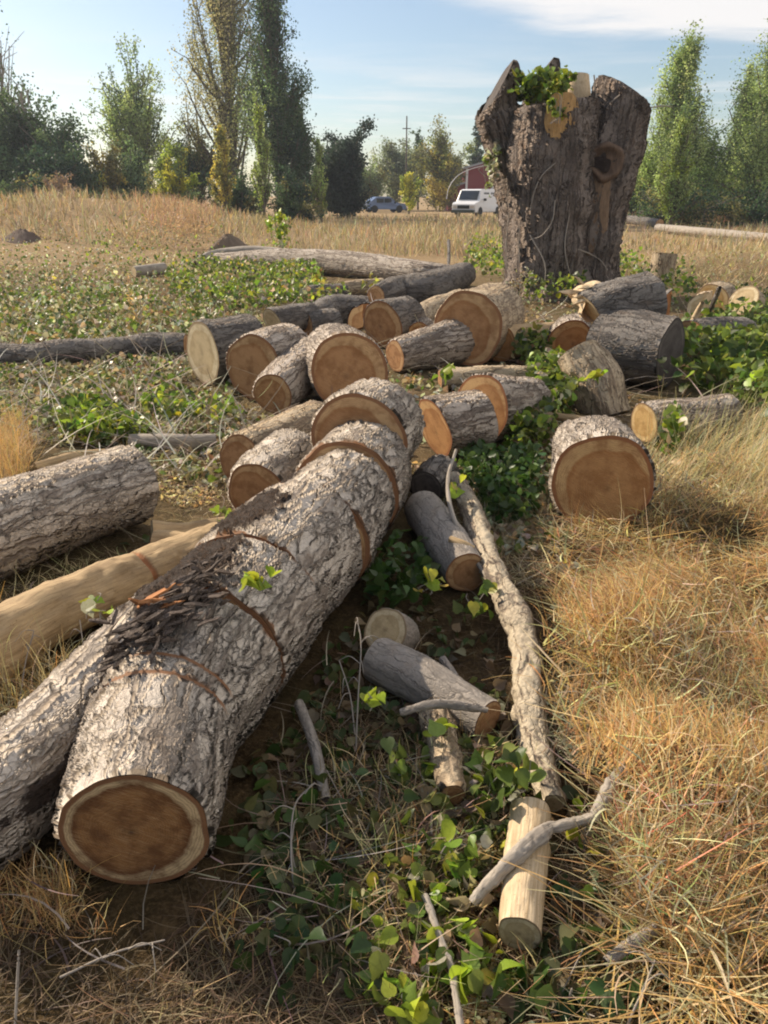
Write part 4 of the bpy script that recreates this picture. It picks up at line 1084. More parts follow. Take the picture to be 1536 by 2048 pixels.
GOLD = [(0.70, 0.46, 0.18), (0.60, 0.36, 0.125), (0.78, 0.59, 0.30), (0.44, 0.24, 0.085), (0.66, 0.40, 0.145)]
RUST = [(0.42, 0.21, 0.08), (0.52, 0.31, 0.13), (0.30, 0.16, 0.07), (0.62, 0.42, 0.19)]
STRAW = [(0.66, 0.56, 0.33), (0.58, 0.48, 0.27), (0.50, 0.44, 0.22), (0.38, 0.38, 0.14)]
BROWN = [(0.28, 0.19, 0.10), (0.38, 0.27, 0.15), (0.20, 0.13, 0.07), (0.46, 0.34, 0.19)]
rs = np.random.default_rng(77)
sets = []
# golden mat at the right
def swirl_field(x, y):
    return 2.2 * np.sin(1.3 * x + 1.1 * np.sin(1.7 * y)) + 1.8 * np.cos(1.9 * y + 0.8 * np.sin(2.3 * x)) + 0.4
def tone(x, y):
    return 0.5 + 0.25 * np.sin(2.7 * x + 1.9 * np.sin(2.1 * y)) + 0.25 * np.sin(3.9 * y + 1.3 * np.sin(3.1 * x) + 1)
def add(n, blobs, cols, length, width, lean, curve=0.8, f=0.85, K=5, zj=0.06, jit=0.2, field=None, cols2=None, gap=0.0, holes=True, mound=0.0, **kw):
    x, y, z = zone(n, blobs, rs, f)
    tn = tone(x, y)
    if gap:
        g_ = 0.5 + 0.5 * np.sin(5.3 * x + 2.1 * np.sin(4.3 * y)) * np.sin(4.7 * y + 1.7 * np.sin(3.7 * x))
        k = rs.uniform(0, 1, len(x)) > gap * (1 - g_)
        x, y, z, tn = x[k], y[k], z[k], tn[k]
    if holes:      # the debarked post and what stands round it stay in view
        px, py, _ = proj(np.stack([x, y, z], -1))
        k = ~((np.abs(px - 1035) < 75) & (py > 1600) & (py < 1930)) & ~((np.abs(px - 965) < 90) & (py > 1560) & (rs.uniform(0, 1, len(x)) < 0.7))
        x, y, z, tn = x[k], y[k], z[k], tn[k]
    z = z + rs.uniform(0, zj, len(x))
    if mound:
        z = z + mound * np.clip(np.sin(4.1 * x + 1.5 * np.sin(3.3 * y)) * np.sin(4.9 * y + 1.2 * np.sin(3.9 * x)) + 0.35, 0, 1.4)
    c_ = pal(cols, len(x), rs, jit)
    if cols2 is not None:
        c2 = pal(cols2, len(x), rs, jit); m_ = (rs.uniform(0, 1, len(x)) < np.clip((tn - 0.3) / 0.4, 0, 1))[:, None]
        c_ = np.where(m_, c2, c_)
    if field is not None:
        kw['azc'] = swirl_field(x, y); kw['azs'] = field
    sets.append(blades('', x, y, z, rs, length, width, lean, c_, K=K, curve=curve, obj=False, **kw))
RIGHT = [(1400, 1230, 280, 250, 1.0), (1480, 1050, 240, 110, .9), (1470, 1650, 260, 330, 0.8), (1230, 1120, 140, 90, .6), (1720, 1500, 300, 500, .5), (1200, 1380, 120, 160, .6)]
RN = [(1300, 1200, 170, 170, 1.0), (1430, 1330, 260, 130, 1.0), (1450, 1560, 260, 140, 1.0), (1240, 1500, 110, 160, .6), (1720, 1450, 260, 400, .4)]
DK0 = [(0.16, 0.095, 0.045), (0.22, 0.13, 0.06), (0.11, 0.07, 0.04)]
GG = [(0.34, 0.31, 0.20), (0.28, 0.26, 0.15), (0.42, 0.38, 0.26)]
add(15000, RIGHT, GOLD, (0.06, 0.26), 0.0034, (1.0, 1.58), 0.6, zj=0.10, mound=0.10, field=0.7, cols2=RUST, gap=0.95, jit=0.35)
add(8000, RIGHT, DK0, (0.06, 0.2), 0.003, (1.1, 1.58), 0.6, zj=0.05, mound=0.08, jit=0.3)
add(4200, RIGHT, STRAW + GG, (0.04, 0.2), 0.0055, (0.9, 1.57), 1.2, zj=0.12, mound=0.10, gap=0.6, jit=0.3)
add(9000, RN, RUST, (0.06, 0.24), 0.0030, (1.1, 1.6), 0.6, zj=0.09, mound=0.12, field=0.4, cols2=GOLD, gap=0.5)
add(9000, RIGHT, GOLD, (0.05, 0.22), 0.0024, (0.2, 1.3), 1.8, zj=0.10, mound=0.12, cols2=STRAW, gap=0.8, twist=1.6)
add(5000, [(1420, 1440, 150, 60, 1), (1330, 1500, 130, 60, 1), (1150, 1450, 70, 100, .7), (1500, 1800, 180, 120, .5)], GG, (0.05, 0.18), 0.0028, (0.9, 1.55), 0.8, zj=0.07, gap=0.5)
add(900, RIGHT, STRAW + GOLD, (0.2, 0.45), 0.0026, (0.4, 1.4), 0.9, zj=0.06)
add(700, [(1470, 1950, 180, 150, 1), (1380, 1850, 140, 200, .6)], STRAW[:2] + GOLD[:2], (0.2, 0.45), 0.0034, (0.8, 1.5), 0.4, zj=0.06)
# taller swept straw beyond
add(5200, [(1450, 910, 170, 70, 1.0), (1640, 950, 160, 160, .7), (1420, 985, 130, 50, .7)], STRAW + GOLD[:1] + GG[:1], (0.18, 0.5), 0.003, (0.3, 1.2), 0.6, azc=0.25, azs=0.8, gap=0.6)
# brown tangles at the lower left and under the face
DK = [(0.12, 0.08, 0.045), (0.17, 0.12, 0.07), (0.08, 0.055, 0.035), (0.22, 0.15, 0.08)]  # browns darkened to put the trunk's shade into the blade colour
add(4200, [(250, 1930, 420, 150, 1), (600, 1950, 260, 120, .6)], DK, (0.04, 0.16), 0.0020, (0.9, 1.57), 1.0, zj=0.02, cols2=BROWN, gap=0.8)
add(800, [(60, 1790, 130, 80, 1.2), (170, 1830, 120, 70, 1)], GOLD[:3] + RUST, (0.05, 0.15), 0.0020, (0.2, 1.4), 2.2, zj=0.03)
add(260, [(170, 1790, 90, 40, 1.6), (480, 1870, 60, 30, .8), (700, 1560, 60, 50, .8), (40, 1500, 60, 60, .6)], GOLD[:3] + STRAW[:2], (0.06, 0.2), 0.0026, (0.1, 1.0), 2.4, zj=0.03)
add(260, RIGHT, STRAW[:3] + GOLD[:3], (0.12, 0.4), 0.0065, (1.1, 1.55), 0.15, zj=0.12, K=4, twist=0.1)
add(2400, [(900, 1750, 150, 260, 1), (1130, 1950, 120, 100, .6), (960, 1560, 90, 80, .6), (700, 1750, 150, 200, .4)], STRAW + GOLD[:3] + BROWN, (0.04, 0.2), 0.003, (0.7, 1.57), 1.0, zj=0.03, jit=0.3)
add(7500, [(760, 1700, 200, 330, 1), (1150, 1850, 140, 200, .8), (950, 1350, 180, 250, .4)], DK, (0.04, 0.18), 0.0018, (0.9, 1.57), 0.9, zj=0.02, cols2=BROWN, gap=0.6)
# between the left logs
add(5200, [(160, 1190, 260, 90, .8), (120, 1430, 160, 130, 1.0), (400, 960, 110, 90, .8)], DK + BROWN, (0.05, 0.2), 0.002, (0.8, 1.57), 0.8, zj=0.03, cols2=STRAW[:3], gap=0.6)
add(1200, [(25, 920, 40, 60, 2), (265, 630, 30, 30, 1)], [(0.66, 0.44, 0.18), (0.6, 0.4, 0.2)], (0.12, 0.34), 0.003, (0.0, 0.9), 1.0)
add(500, [(60, 1400, 90, 80, 1), (40, 1310, 60, 60, .6)], STRAW[:2] + GOLD[:2], (0.12, 0.3), 0.0022, (0.0, 1.0), 1.6)
# middle ground litter straw
add(17000, [(220, 760, 330, 130, 1), (500, 900, 260, 80, .4), (1060, 1020, 130, 60, 1.4), (1000, 1100, 130, 100, .7), (300, 620, 420, 90, .8)], BROWN + DRY + STRAW[:2], (0.05, 0.22), 0.003, (0.8, 1.55), 0.6, zj=0.04, lodw=0.0006)
join_blades('dry_grass', sets, 'tangled golden and rusty dry grass covering the foreground', 'dry grass')
# far weeds
sets = []
FIELD = [(-100, 450, 300, 60, 1), (250, 455, 330, 55, 1.0), (700, 465, 360, 50, 1.0), (1000, 470, 200, 50, .8), (1440, 470, 300, 45, .5), (1800, 470, 300, 60, .4), (800, 420, 700, 25, .8)]
WEED = [(0.48, 0.36, 0.20), (0.40, 0.30, 0.17), (0.55, 0.44, 0.26), (0.33, 0.26, 0.17), (0.48, 0.33, 0.17)]
add(52000, FIELD, WEED, (0.12, 0.60), 0.006, (0.0, 0.95), 0.6, K=3, lodw=0.0010, jit=0.3, cols2=[(0.36, 0.29, 0.19), (0.42, 0.36, 0.24), (0.30, 0.26, 0.14)], gap=0.5)
add(6000, [(820, 404, 260, 7, 1), (300, 400, 420, 4, .3)], WEED, (0.5, 1.3), 0.02, (0.0, 0.6), 0.5, K=3, lodw=0.0008, jit=0.35)
add(5000, [(350, 462, 80, 36, 1), (100, 445, 140, 30, .5), (380, 480, 60, 20, 1.2)], [(0.56, 0.38, 0.24), (0.44, 0.26, 0.17), (0.50, 0.34, 0.22)], (0.15, 0.7), 0.005, (0.0, 0.7), 0.5, K=3, lodw=0.0008)
add(5000, [(1400, 432, 190, 12, 1), (1650, 436, 200, 12, .6)], [(0.34, 0.17, 0.11), (0.42, 0.26, 0.16)], (0.3, 0.9), 0.006, (0.0, 0.5), 0.4, K=3, lodw=0.0009)
add(7000, [(1400, 520, 250, 60, 1), (950, 500, 60, 30, .8), (1600, 560, 200, 90, .6)], WEED + STRAW[2:], (0.06, 0.25), 0.005, (0.3, 1.4), 0.6, K=3, lodw=0.0008)
join_blades('field_weeds', sets, 'tall tan weeds covering the far field up to the trees', 'weeds')

# leaf litter and low green plants: layered leaves
def litter(name, specs, label, cat, shape='heart', mat='leaf'):
    Vs, Fs, Cs, off = [], [], [], 0
    for (n, blobs, cols, size, zr, flat, f) in specs:
        x, y, z = zone(n, blobs, rs, f)
        # cluster: pull to clump centres
        zz = z + rs.uniform(zr[0], zr[1], len(x))
        lump = 0.5 + 0.5 * np.sin(x * 2.3 + 1.7 * np.sin(y * 1.9)) * np.sin(y * 2.1 + 1.3 * np.sin(x * 1.3))
        keep = rs.uniform(0, 1, len(x)) < 0.45 + 0.55 * lump
        x, y, zz, lump = x[keep], y[keep], zz[keep], lump[keep]
        zz = zz + (zr[1] - zr[0]) * 0.5 * lump
        s_ = size * rs.uniform(0.55, 1.3, len(x))
        V, Fc, k = leaf_arrays(np.stack([x, y, zz], -1), s_, rs, flat=flat, shape=shape)
        Vs.append(V); Fs.append(Fc + off); Cs.append(np.repeat(pal(cols, len(x), rs, 0.25), k, 0)); off += len(V)
    o = mesh_obj(name, np.concatenate(Vs), np.concatenate(Fs), M[mat], None, cols=np.concatenate(Cs), smooth=False)
    return tag(o, label, cat, kind='stuff')
litter('leaf_litter', [
    (34000, [(200, 740, 330, 150, 1), (250, 580, 380, 90, .9), (430, 900, 160, 70, .6), (-150, 700, 200, 200, .6)], DRY + DRY + GREEN + SILV + SILV, 0.045, (0, 0.05), 0.35, .9),
    (6500, [(1050, 900, 120, 110, .8), (1000, 1000, 180, 110, .5), (900, 800, 200, 120, .4), (1150, 640, 200, 60, .5), (1400, 600, 220, 80, .5)], DRY + GREEN[:2] + SILV, 0.05, (0, 0.04), 0.4, .95),
    (2200, [(750, 1550, 260, 420, 1), (200, 1180, 260, 120, .5), (1100, 1800, 200, 220, .6)], [(0.10, 0.13, 0.05), (0.16, 0.12, 0.07), (0.07, 0.10, 0.03), (0.22, 0.17, 0.10)], 0.042, (0, 0.03), 0.5, .95),  # leaf colours darkened to paint the shade of the trough
    (600, [(950, 1750, 140, 250, 1), (830, 1900, 120, 160, .8), (930, 1560, 100, 80, .8)], LIME + GREEN + DRY[:3], 0.042, (0, 0.06), 0.3, .95),
    (500, [(1350, 1450, 300, 300, 1), (1200, 1120, 160, 90, .8)], DRY, 0.024, (0.02, 0.10), 0.3, .95),
    (200, [(150, 480, 250, 40, 1), (160, 560, 80, 30, .6)], YEL, 0.07, (0, .1), .3, .9),
], 'fallen leaves, dry and green, littering the ground between the logs', 'leaf litter')
litter('ground_ivy', [
    (7000, [(490, 575, 150, 50, 1.3), (560, 540, 80, 30, 1.0), (330, 520, 150, 30, .3), (650, 620, 50, 20, .4)], GREEN + GREEN + LIME + DRY[:3], 0.07, (0.02, 0.24), 0.25, .95),
    (5000, [(100, 560, 220, 60, .8), (150, 650, 260, 60, .8), (300, 630, 200, 40, .5)], GREEN + GREEN + DRY + SILV, 0.06, (0.01, 0.16), 0.25, .95),
    (1500, [(190, 865, 70, 34, 1.2), (350, 825, 60, 26, 1), (450, 835, 30, 24, .5), (250, 880, 60, 20, .6)], GREEN + LIME, 0.055, (0.02, 0.14), 0.25, .95),
    (1600, [(80, 800, 160, 60, .4), (250, 760, 240, 60, .5)], GREEN + DRY[:3], 0.05, (0.01, 0.08), 0.25, .95),
    (5500, [(1400, 740, 160, 60, 1), (1500, 680, 100, 80, 1), (1330, 590, 60, 40, .8), (1560, 780, 120, 90, .6), (1500, 640, 60, 30, .5)], GREEN + GREEN + LIME[:1], 0.075, (0.02, 0.28), 0.25, .9),
    (2600, [(1105, 800, 50, 50, 1), (1180, 800, 40, 20, .3), (1055, 870, 50, 34, .8), (1335, 920, 20, 24, .5), (1060, 725, 40, 14, .9)], GREEN + LIME[:1] + DRY[:1], 0.065, (0.02, 0.22), 0.25, .9),
    (2000, [(975, 530, 45, 38, 1), (1110, 600, 60, 14, .8), (560, 480, 25, 40, 1), (1240, 560, 40, 30, .5)], LIME + GREEN, 0.08, (0.02, 0.35), 0.2, .9),
    (110, [(740, 592, 20, 8, 1), (640, 600, 15, 12, .4)], [(0.40, 0.34, 0.06), (0.34, 0.34, 0.06)], 0.08, (0.1, 0.3), 0.3, .9),
    (220, [(690, 1380, 90, 80, .6), (1180, 1930, 150, 130, .8), (640, 1750, 200, 200, .5)], [(0.05, 0.10, 0.025), (0.08, 0.13, 0.03), (0.12, 0.13, 0.05)], 0.045, (0.0, 0.06), 0.4, .95),  # greens darkened for the shade in the trough and right of the post
    (1300, [(1000, 950, 80, 60, 1), (1020, 1010, 60, 50, .6), (790, 1170, 80, 60, .4)], [(0.05, 0.10, 0.025), (0.07, 0.12, 0.03)], 0.05, (0.0, 0.12), 0.3, .9),  # shade beside the trunk end painted as darker leaf greens
], 'low green ivy and leafy suckers spreading over the ground around the logs', 'ground ivy')
# chips of sawdust
litter('sawdust', [
    (9000, [(950, 1680, 70, 130, 1), (960, 1900, 60, 200, 1), (900, 1580, 60, 50, .7), (430, 745, 60, 28, .5), (360, 950, 70, 60, .4), (1050, 1040, 100, 30, .4), (480, 820, 40, 20, .4)], [(0.70, 0.52, 0.26), (0.78, 0.62, 0.36), (0.55, 0.38, 0.18)], 0.011, (0, 0.015), 0.5, 1.0),
    (4000, [(430, 745, 70, 28, 1), (380, 950, 80, 60, 1), (1080, 1050, 110, 35, 1), (480, 820, 40, 20, 1), (850, 940, 40, 40, .6)], [(0.66, 0.50, 0.28), (0.72, 0.58, 0.36)], 0.024, (0, 0.02), 0.5, 1.0),
    (1800, [(700, 830, 420, 160, 1), (1200, 700, 200, 120, .5)], [(0.30, 0.20, 0.12), (0.22, 0.17, 0.13), (0.52, 0.34, 0.18)], 0.06, (0, 0.03), 0.5, 1.0),
], 'pale sawdust and small chips spilled beside the cuts', 'sawdust', shape='quad')
# fine dead twigs lying about
sets = []
add(300, [(760, 1650, 330, 330, 1), (250, 1850, 300, 180, .3), (1250, 1700, 300, 300, .6), (200, 1180, 220, 100, .5), (600, 1000, 900, 200, .5)], [(0.26, 0.21, 0.16), (0.17, 0.13, 0.10), (0.38, 0.33, 0.26)], (0.1, 0.4), 0.004, (1.1, 1.6), 0.35, zj=0.06, K=6)
add(1600, [(300, 700, 450, 250, 1), (1200, 650, 350, 200, .7)], [(0.34, 0.29, 0.23), (0.24, 0.19, 0.14), (0.55, 0.5, 0.42)], (0.2, 0.9), 0.011, (0.9, 1.6), 0.4, zj=0.1, K=5)
join_blades('twig_litter', sets, 'fine dead twigs scattered over the ground', 'twigs')
# a few separate weed stalks and dirt heaps
def stalk(label, pts, n_heads, seed, cat='weed stalk'):
    rs2 = np.random.default_rng(seed)
    P = [log_end(a[0], a[1], 2, a[2])[0] for a in pts]
    root = thing('weed_stalk', label, cat, (P[0].x, P[0].y, max(0, P[0].z)), 'single dry weed stalks')
    strand('stem', P, 0.0028, M['dead'], root, n=20, nseg=5)
    for k in range(n_heads):
        t_ = rs2.uniform(0.35, 1.0); i = min(int(t_ * (len(P) - 1)), len(P) - 2); q = P[i].lerp(P[i + 1], t_ * (len(P) - 1) - i)
        a_ = rs2.uniform(0, 6.28); l_ = rs2.uniform(0.03, 0.08)
        e = q + Vector((math.cos(a_) * l_, math.sin(a_) * l_, rs2.uniform(-0.02, 0.03)))
        strand('side_shoot', [q, (q + e) / 2 + Vector((0, 0, 0.015)), e - Vector((0, 0, 0.01))], 0.0018, M['dead'], root, n=8, nseg=4)
stalk('tall dry stalk standing in the trough beside the trunk', [(712, 1500, 0.0), (716, 1400, 0.12), (722, 1290, 0.25), (715, 1240, 0.3)], 7, 1)
stalk('leaning dry stalk rising near the trunk foot', [(710, 1470, 0.0), (700, 1390, 0.08), (678, 1320, 0.15)], 3, 2)
stalk('dry looping stalk in front of the shaded trough', [(590, 1790, 0.0), (582, 1700, 0.06), (590, 1610, 0.1), (630, 1565, 0.12)], 4, 3)
stalk('long pale stalk slanting across the bottom right straw', [(1310, 1700, 0.06), (1400, 1680, 0.09), (1536, 1650, 0.12)], 3, 4)
stalk('pale stalk lying across the bottom left grass', [(120, 1955, 0.03), (230, 1905, 0.05), (330, 1880, 0.06)], 4, 5)
stalk('thin stalk at the left edge before the forked limb', [(35, 1440, 0.0), (50, 1330, 0.1), (68, 1260, 0.18)], 3, 6)
stalk('thin stalk leaning in front of the peeled tan log', [(165, 1420, 0.0), (172, 1340, 0.08), (160, 1240, 0.2)], 3, 7)
stalk('pale stalk at the bottom right corner', [(1250, 2060, 0.02), (1290, 1970, 0.08), (1310, 1920, 0.1)], 2, 8)
def heap(name, label, px, py, rp, hgt, Yc, col, seed):
    rs2 = np.random.default_rng(seed)
    c_ = on_ground(px, py); rx = rp * (c_ - Vector((0, 0, H))).length / F
    vs, fs = [], []
    nr, na = 14, 40
    ph = rs2.uniform(0, 6, 6)
    for i in range(nr + 1):
        q_ = i / nr
        for j in range(na):
            t_ = 2 * PI * j / na
            w_ = 1 + 0.12 * sum(math.sin((k + 2) * t_ + ph[k]) / (k + 1) for k in range(5))
            vs.append((c_.x + rx * q_ * w_ * math.cos(t_), c_.y + rx * 0.9 * q_ * w_ * math.sin(t_), -0.08 + (hgt + 0.08) * (1 - q_ ** 1.5) * (1 + 0.035 * rs2.normal() * (q_ < 1))))
    fs = [(i * na + j, i * na + (j + 1) % na, (i + 1) * na + (j + 1) % na, (i + 1) * na + j) for i in range(nr) for j in range(na)]
    o = mesh_obj(name, vs, fs, plain('dug_soil', col, 0.95, nscale=6, namt=0.8), None, origin=(c_.x, c_.y, 0))
    tag(o, label, 'dirt mound', 'dug dirt heaps at the edge of the field')
heap('dirt_mound', 'dark dirt heap at the left edge of the far field', 50, 505, 62, 0.62, 0, (0.13, 0.09, 0.07), 1)
heap('dirt_mound', 'dirt heap between the arched branch and the tan shrub', 460, 512, 52, 0.55, 0, (0.20, 0.145, 0.10), 2)

# ------------------------------------------------------------------ trees beyond the field
def rotz(v_, a): return Vector((v_.x * math.cos(a) - v_.y * math.sin(a), v_.x * math.sin(a) + v_.y * math.cos(a), v_.z))
def build_limbs(segs, name, parent, mat):
    V, Fc, off = [], [], 0
    nseg = 5
    th = np.linspace(0, 2 * PI, nseg, endpoint=False)
    for (P, r0_, r1_) in segs:
        n = len(P); C_ = np.array(P, float)
        tg = np.gradient(C_, axis=0); tg /= np.maximum(np.linalg.norm(tg, axis=1), 1e-6)[:, None]
        a = np.cross(tg, [0.31, 0.95, 0.05]); a /= np.maximum(np.linalg.norm(a, axis=1), 1e-6)[:, None]
        b_ = np.cross(tg, a)
        rr_ = np.linspace(r0_, r1_, n)[:, None, None]
        V.append((C_[:, None, :] + rr_ * (a[:, None, :] * np.cos(th)[None, :, None] + b_[:, None, :] * np.sin(th)[None, :, None])).reshape(-1, 3))
        idx = np.arange(n * nseg).reshape(n, nseg) + off
        Fc.append(np.stack([idx[:-1], np.roll(idx[:-1], -1, 1), np.roll(idx[1:], -1, 1), idx[1:]], -1).reshape(-1, 4))
        off += n * nseg
    return mesh_obj(name, np.concatenate(V), np.concatenate(Fc), mat, parent)
def tree(name, label, px, wpx, top, Yc, cols, seed, kind='round', base=402, n=5000, leaf=0.2, fill=1.0, bare=0.0, group='trees beyond the field', low=0.12, trunkcol='trunk', dens_top=1.0):
    """crown wpx wide centred at photo column px, reaching photo row top, standing at distance Yc"""
    rs = np.random.default_rng(seed)
    b0 = at_y(px, base, Yc)
    gz = float(gheight(b0.x, Yc))
    tp = at_y(px, top, Yc); Ht = tp.z - gz
    sc_ = (at_y(px + 1, (top + base) / 2, Yc).x - at_y(px, (top + base) / 2, Yc).x)
    Rw = wpx / 2 * sc_
    root = thing(name, label, 'tree', (b0.x, Yc, gz), group)
    n = int(n * 2.4); leaf *= 0.68
    bx_, by_ = b0.x, Yc
    # trunk
    tr = max(0.12, Ht * 0.016)
    tpts = [(bx_ + rs.normal(0, 0.02 * Rw) * k, by_ + rs.normal(0, 0.02 * Rw) * k, gz - 0.1 + Ht * 0.9 * k / 6) for k in range(7)]
    build_limbs([(tpts, tr, tr * 0.15)], 'trunk', root, M[trunkcol])
    segs, P, cidx = [], [], []
    nl_ = {'column': 60, 'round': 46, 'feather': 40, 'conifer': 60, 'snag': 10}[kind]
    nl_ = int(nl_ * (0.6 + 0.4 * min(2, n / 9000)))
    if kind == 'column': nl_ = int(nl_ * 1.4)
    ph = rs.uniform(0, 6, 8)
    tips = []
    for k in range(nl_):
        a_ = rs.uniform(0, 2 * PI)
        if kind == 'column':
            f0 = rs.uniform(0.03, 0.85) ** 1.0
            f1 = min(1.0, f0 + rs.uniform(0.10, 0.30))
            prof = (min(1, f1 / 0.22) ** 0.6) * (1 - max(0, f1 - 0.45) / 0.62) ** 0.75 if f1 < 1.0 else 0.12
            rr_ = Rw * prof * rs.uniform(0.35, 1.05)
            s0 = np.array([bx_, by_, gz + Ht * f0]); e = np.array([bx_ + math.cos(a_) * rr_, by_ + math.sin(a_) * rr_, gz + Ht * f1])
            md = s0 * 0.45 + e * 0.55 + np.array([math.cos(a_), math.sin(a_), 0]) * rr_ * 0.22
        elif kind == 'conifer':
            f0 = rs.uniform(0.08, 0.97); rr_ = Rw * (1 - f0) ** 0.8 * rs.uniform(0.7, 1.1) + 0.05 * Rw
            s0 = np.array([bx_, by_, gz + Ht * f0]); e = np.array([bx_ + math.cos(a_) * rr_, by_ + math.sin(a_) * rr_, gz + Ht * f0 - rr_ * 0.15])
            md = (s0 + e) / 2
        else:
            f0 = rs.uniform(0.12, 0.6)
            ce = rs.normal(0, 1, 3); ce /= np.linalg.norm(ce); q_ = rs.uniform(0.25, 1.0) ** 0.5
            if kind == 'feather': ce[2] = abs(ce[2]) * 1.15 - 0.25
            lob = 1 + 0.16 * math.sin(3 * a_ + ph[0]) + 0.12 * math.sin(5 * ce[2] * 2 + ph[1])
            e = np.array([bx_ + ce[0] * Rw * q_ * lob, by_ + ce[1] * Rw * q_ * lob, gz + Ht * (low + (1 - low) * (0.5 + 0.5 * ce[2] * q_))])
            f0 = min(f0, max(0.08, (e[2] - gz) / Ht - 0.12))
            s0 = np.array([bx_, by_, gz + Ht * f0]); md = (s0 + e) / 2 + np.array([0, 0, -0.04 * Ht])
        t_ = np.linspace(0, 1, 6)[:, None]
        path = (1 - t_) ** 2 * s0 + 2 * t_ * (1 - t_) * md + t_ ** 2 * e
        segs.append((path, tr * 0.22 + 0.02, 0.015 + 0.0003 * Yc))
        tips.append((path, k))
        # side sprays
        for j in range(3):
            q0 = path[rs.integers(2, 6)]
            dirv = (e - s0) / (np.linalg.norm(e - s0) + 1e-6) + rs.normal(0, 0.55, 3)
            ln_ = np.linalg.norm(e - s0) * rs.uniform(0.15, 0.4)
            e2 = q0 + dirv / np.linalg.norm(dirv) * ln_
            segs.append((np.linspace(q0, e2, 3), 0.03, 0.012)); tips.append((np.linspace(q0, e2, 6), k))
    build_limbs(segs, 'limbs', root, M[trunkcol])
    if kind != 'snag' and n:
        lt = len(tips)
        w_ = np.array([np.linalg.norm(p[-1] - p[0]) for p, _ in tips]); 
        hrel = np.array([(p[-1][2] - gz) / Ht for p, _ in tips])
        w_ = w_ * np.where(hrel > 0.6, dens_top, 1.0)
        w_ /= w_.sum()
        k = rs.choice(lt, n, p=w_)
        t_ = rs.beta(2.0, 1.4, n) * 1.02
        PA = np.array([p[[0, 3, 5]] if len(p) == 6 else p for p, _ in tips])
        A_, B_ = PA[:, 0], PA[:, 2]
        mid = PA[:, 1]
        pos = ((1 - t_)[:, None] ** 2) * A_[k] + (2 * t_ * (1 - t_))[:, None] * (2 * mid[k] - (A_[k] + B_[k]) / 2) + (t_ ** 2)[:, None] * B_[k]
        spread = {'column': (0.075, 0.075, 0.22), 'round': (0.105, 0.105, 0.09), 'feather': (0.06, 0.06, 0.10), 'conifer': (0.08, 0.08, 0.05)}[kind]
        pos = pos + rs.normal(0, 1, (n, 3)) * np.array(spread) * Rw * (1.0 if kind != 'column' else 1.0)
        pos[:, 2] = np.maximum(pos[:, 2], gz + 0.1)
        cc = np.array(cols)[:, :3]
        limbc = rs.integers(0, len(cc), nl_)
        cid = np.array([q for _, q in tips])[k]
        base_c = cc[limbc[cid]] * np.exp(rs.normal(0, 0.22, nl_))[cid][:, None] * np.exp(rs.normal(0, 0.25, (n, 1)))
        leaves_obj('crown', pos, leaf * rs.uniform(0.6, 1.5, n) * (1.15 - 0.35 * t_), np.clip(base_c, 0.004, 0.9), rs, root, mat='treeleaf', flat=0.15, shape='quad')
    return root
DG = [(0.07, 0.12, 0.065), (0.10, 0.155, 0.07), (0.05, 0.095, 0.06)]
MG = [(0.24, 0.32, 0.15), (0.30, 0.37, 0.18), (0.17, 0.25, 0.12)]
PG = [(0.36, 0.46, 0.18), (0.45, 0.53, 0.24), (0.26, 0.36, 0.12)]
OL = [(0.26, 0.24, 0.10), (0.32, 0.27, 0.10), (0.18, 0.19, 0.09)]
YG = [(0.46, 0.48, 0.07), (0.55, 0.52, 0.08), (0.30, 0.38, 0.07)]
YO = [(0.54, 0.42, 0.10), (0.44, 0.38, 0.10), (0.32, 0.32, 0.10), (0.24, 0.28, 0.09)]
BG = [(0.38, 0.36, 0.20), (0.28, 0.29, 0.15), (0.42, 0.38, 0.24)]
tree('broadleaf_tree', 'big dark blue-green tree mass at the left edge of the field', 10, 300, 165, 52, DG + MG[:1], 1, n=16000, leaf=0.26, base=400)
tree('broadleaf_tree', 'second dark tree left of the first, cut by the left edge', -120, 220, 130, 56, DG, 2, n=9000, leaf=0.28)
tree('broadleaf_tree', 'dark rounded tree filling the right flank of the left mass', 70, 190, 205, 50, DG, 71, n=11000, leaf=0.26, low=0.0)
tree('broadleaf_tree', 'low dark tree at the foot of the left mass', 120, 160, 290, 47, DG, 72, n=7000, leaf=0.24, low=0.0)
tree('bare_tree', 'bare spindly treetop above the dark mass at the left edge', 22, 130, 10, 55, DG, 3, kind='feather', n=260, leaf=0.2, low=0.45, trunkcol='dead')
tree('bare_tree', 'bare branching tree between the dark mass and the small round tree', 78, 80, 150, 50, DG, 4, kind='feather', n=100, leaf=0.15, low=0.3, trunkcol='dead')
tree('broadleaf_tree', 'small dark round tree left of the gap of bright sky', 135, 96, 248, 48, DG + MG, 5, n=3600, leaf=0.2)
tree('dry_shrub', 'pinkish tan dry shrub at the foot of the small round tree', 125, 70, 345, 40, [(0.42, 0.28, 0.20), (0.34, 0.23, 0.17)], 6, n=1500, leaf=0.12, base=392, trunkcol='dead')
tree('broadleaf_tree', 'olive autumn tree right of the gap of bright sky', 215, 85, 265, 50, OL + YO[:1], 7, n=3600, leaf=0.2)
tree('poplar_tree', 'tall feathery grey-green poplar with an open crown', 290, 150, 100, 58, MG + PG, 8, kind='feather', n=7500, leaf=0.22, low=0.15)
tree('broadleaf_tree', 'low dark thicket tree under the feathery poplar', 265, 130, 300, 52, DG + MG, 9, n=4500, leaf=0.22)
tree('broadleaf_tree', 'yellow-green young tree in front of the thicket', 350, 84, 280, 44, YG + MG[:1], 10, n=3600, leaf=0.18)
tree('dead_tree', 'dead bare spire left of the tallest poplar', 388, 20, 150, 60, DG, 11, kind='snag', n=0, trunkcol='dead')
tree('dead_tree', 'second dead spire close to the tallest poplar', 407, 18, 120, 60, DG, 12, kind='snag', n=0, trunkcol='dead')
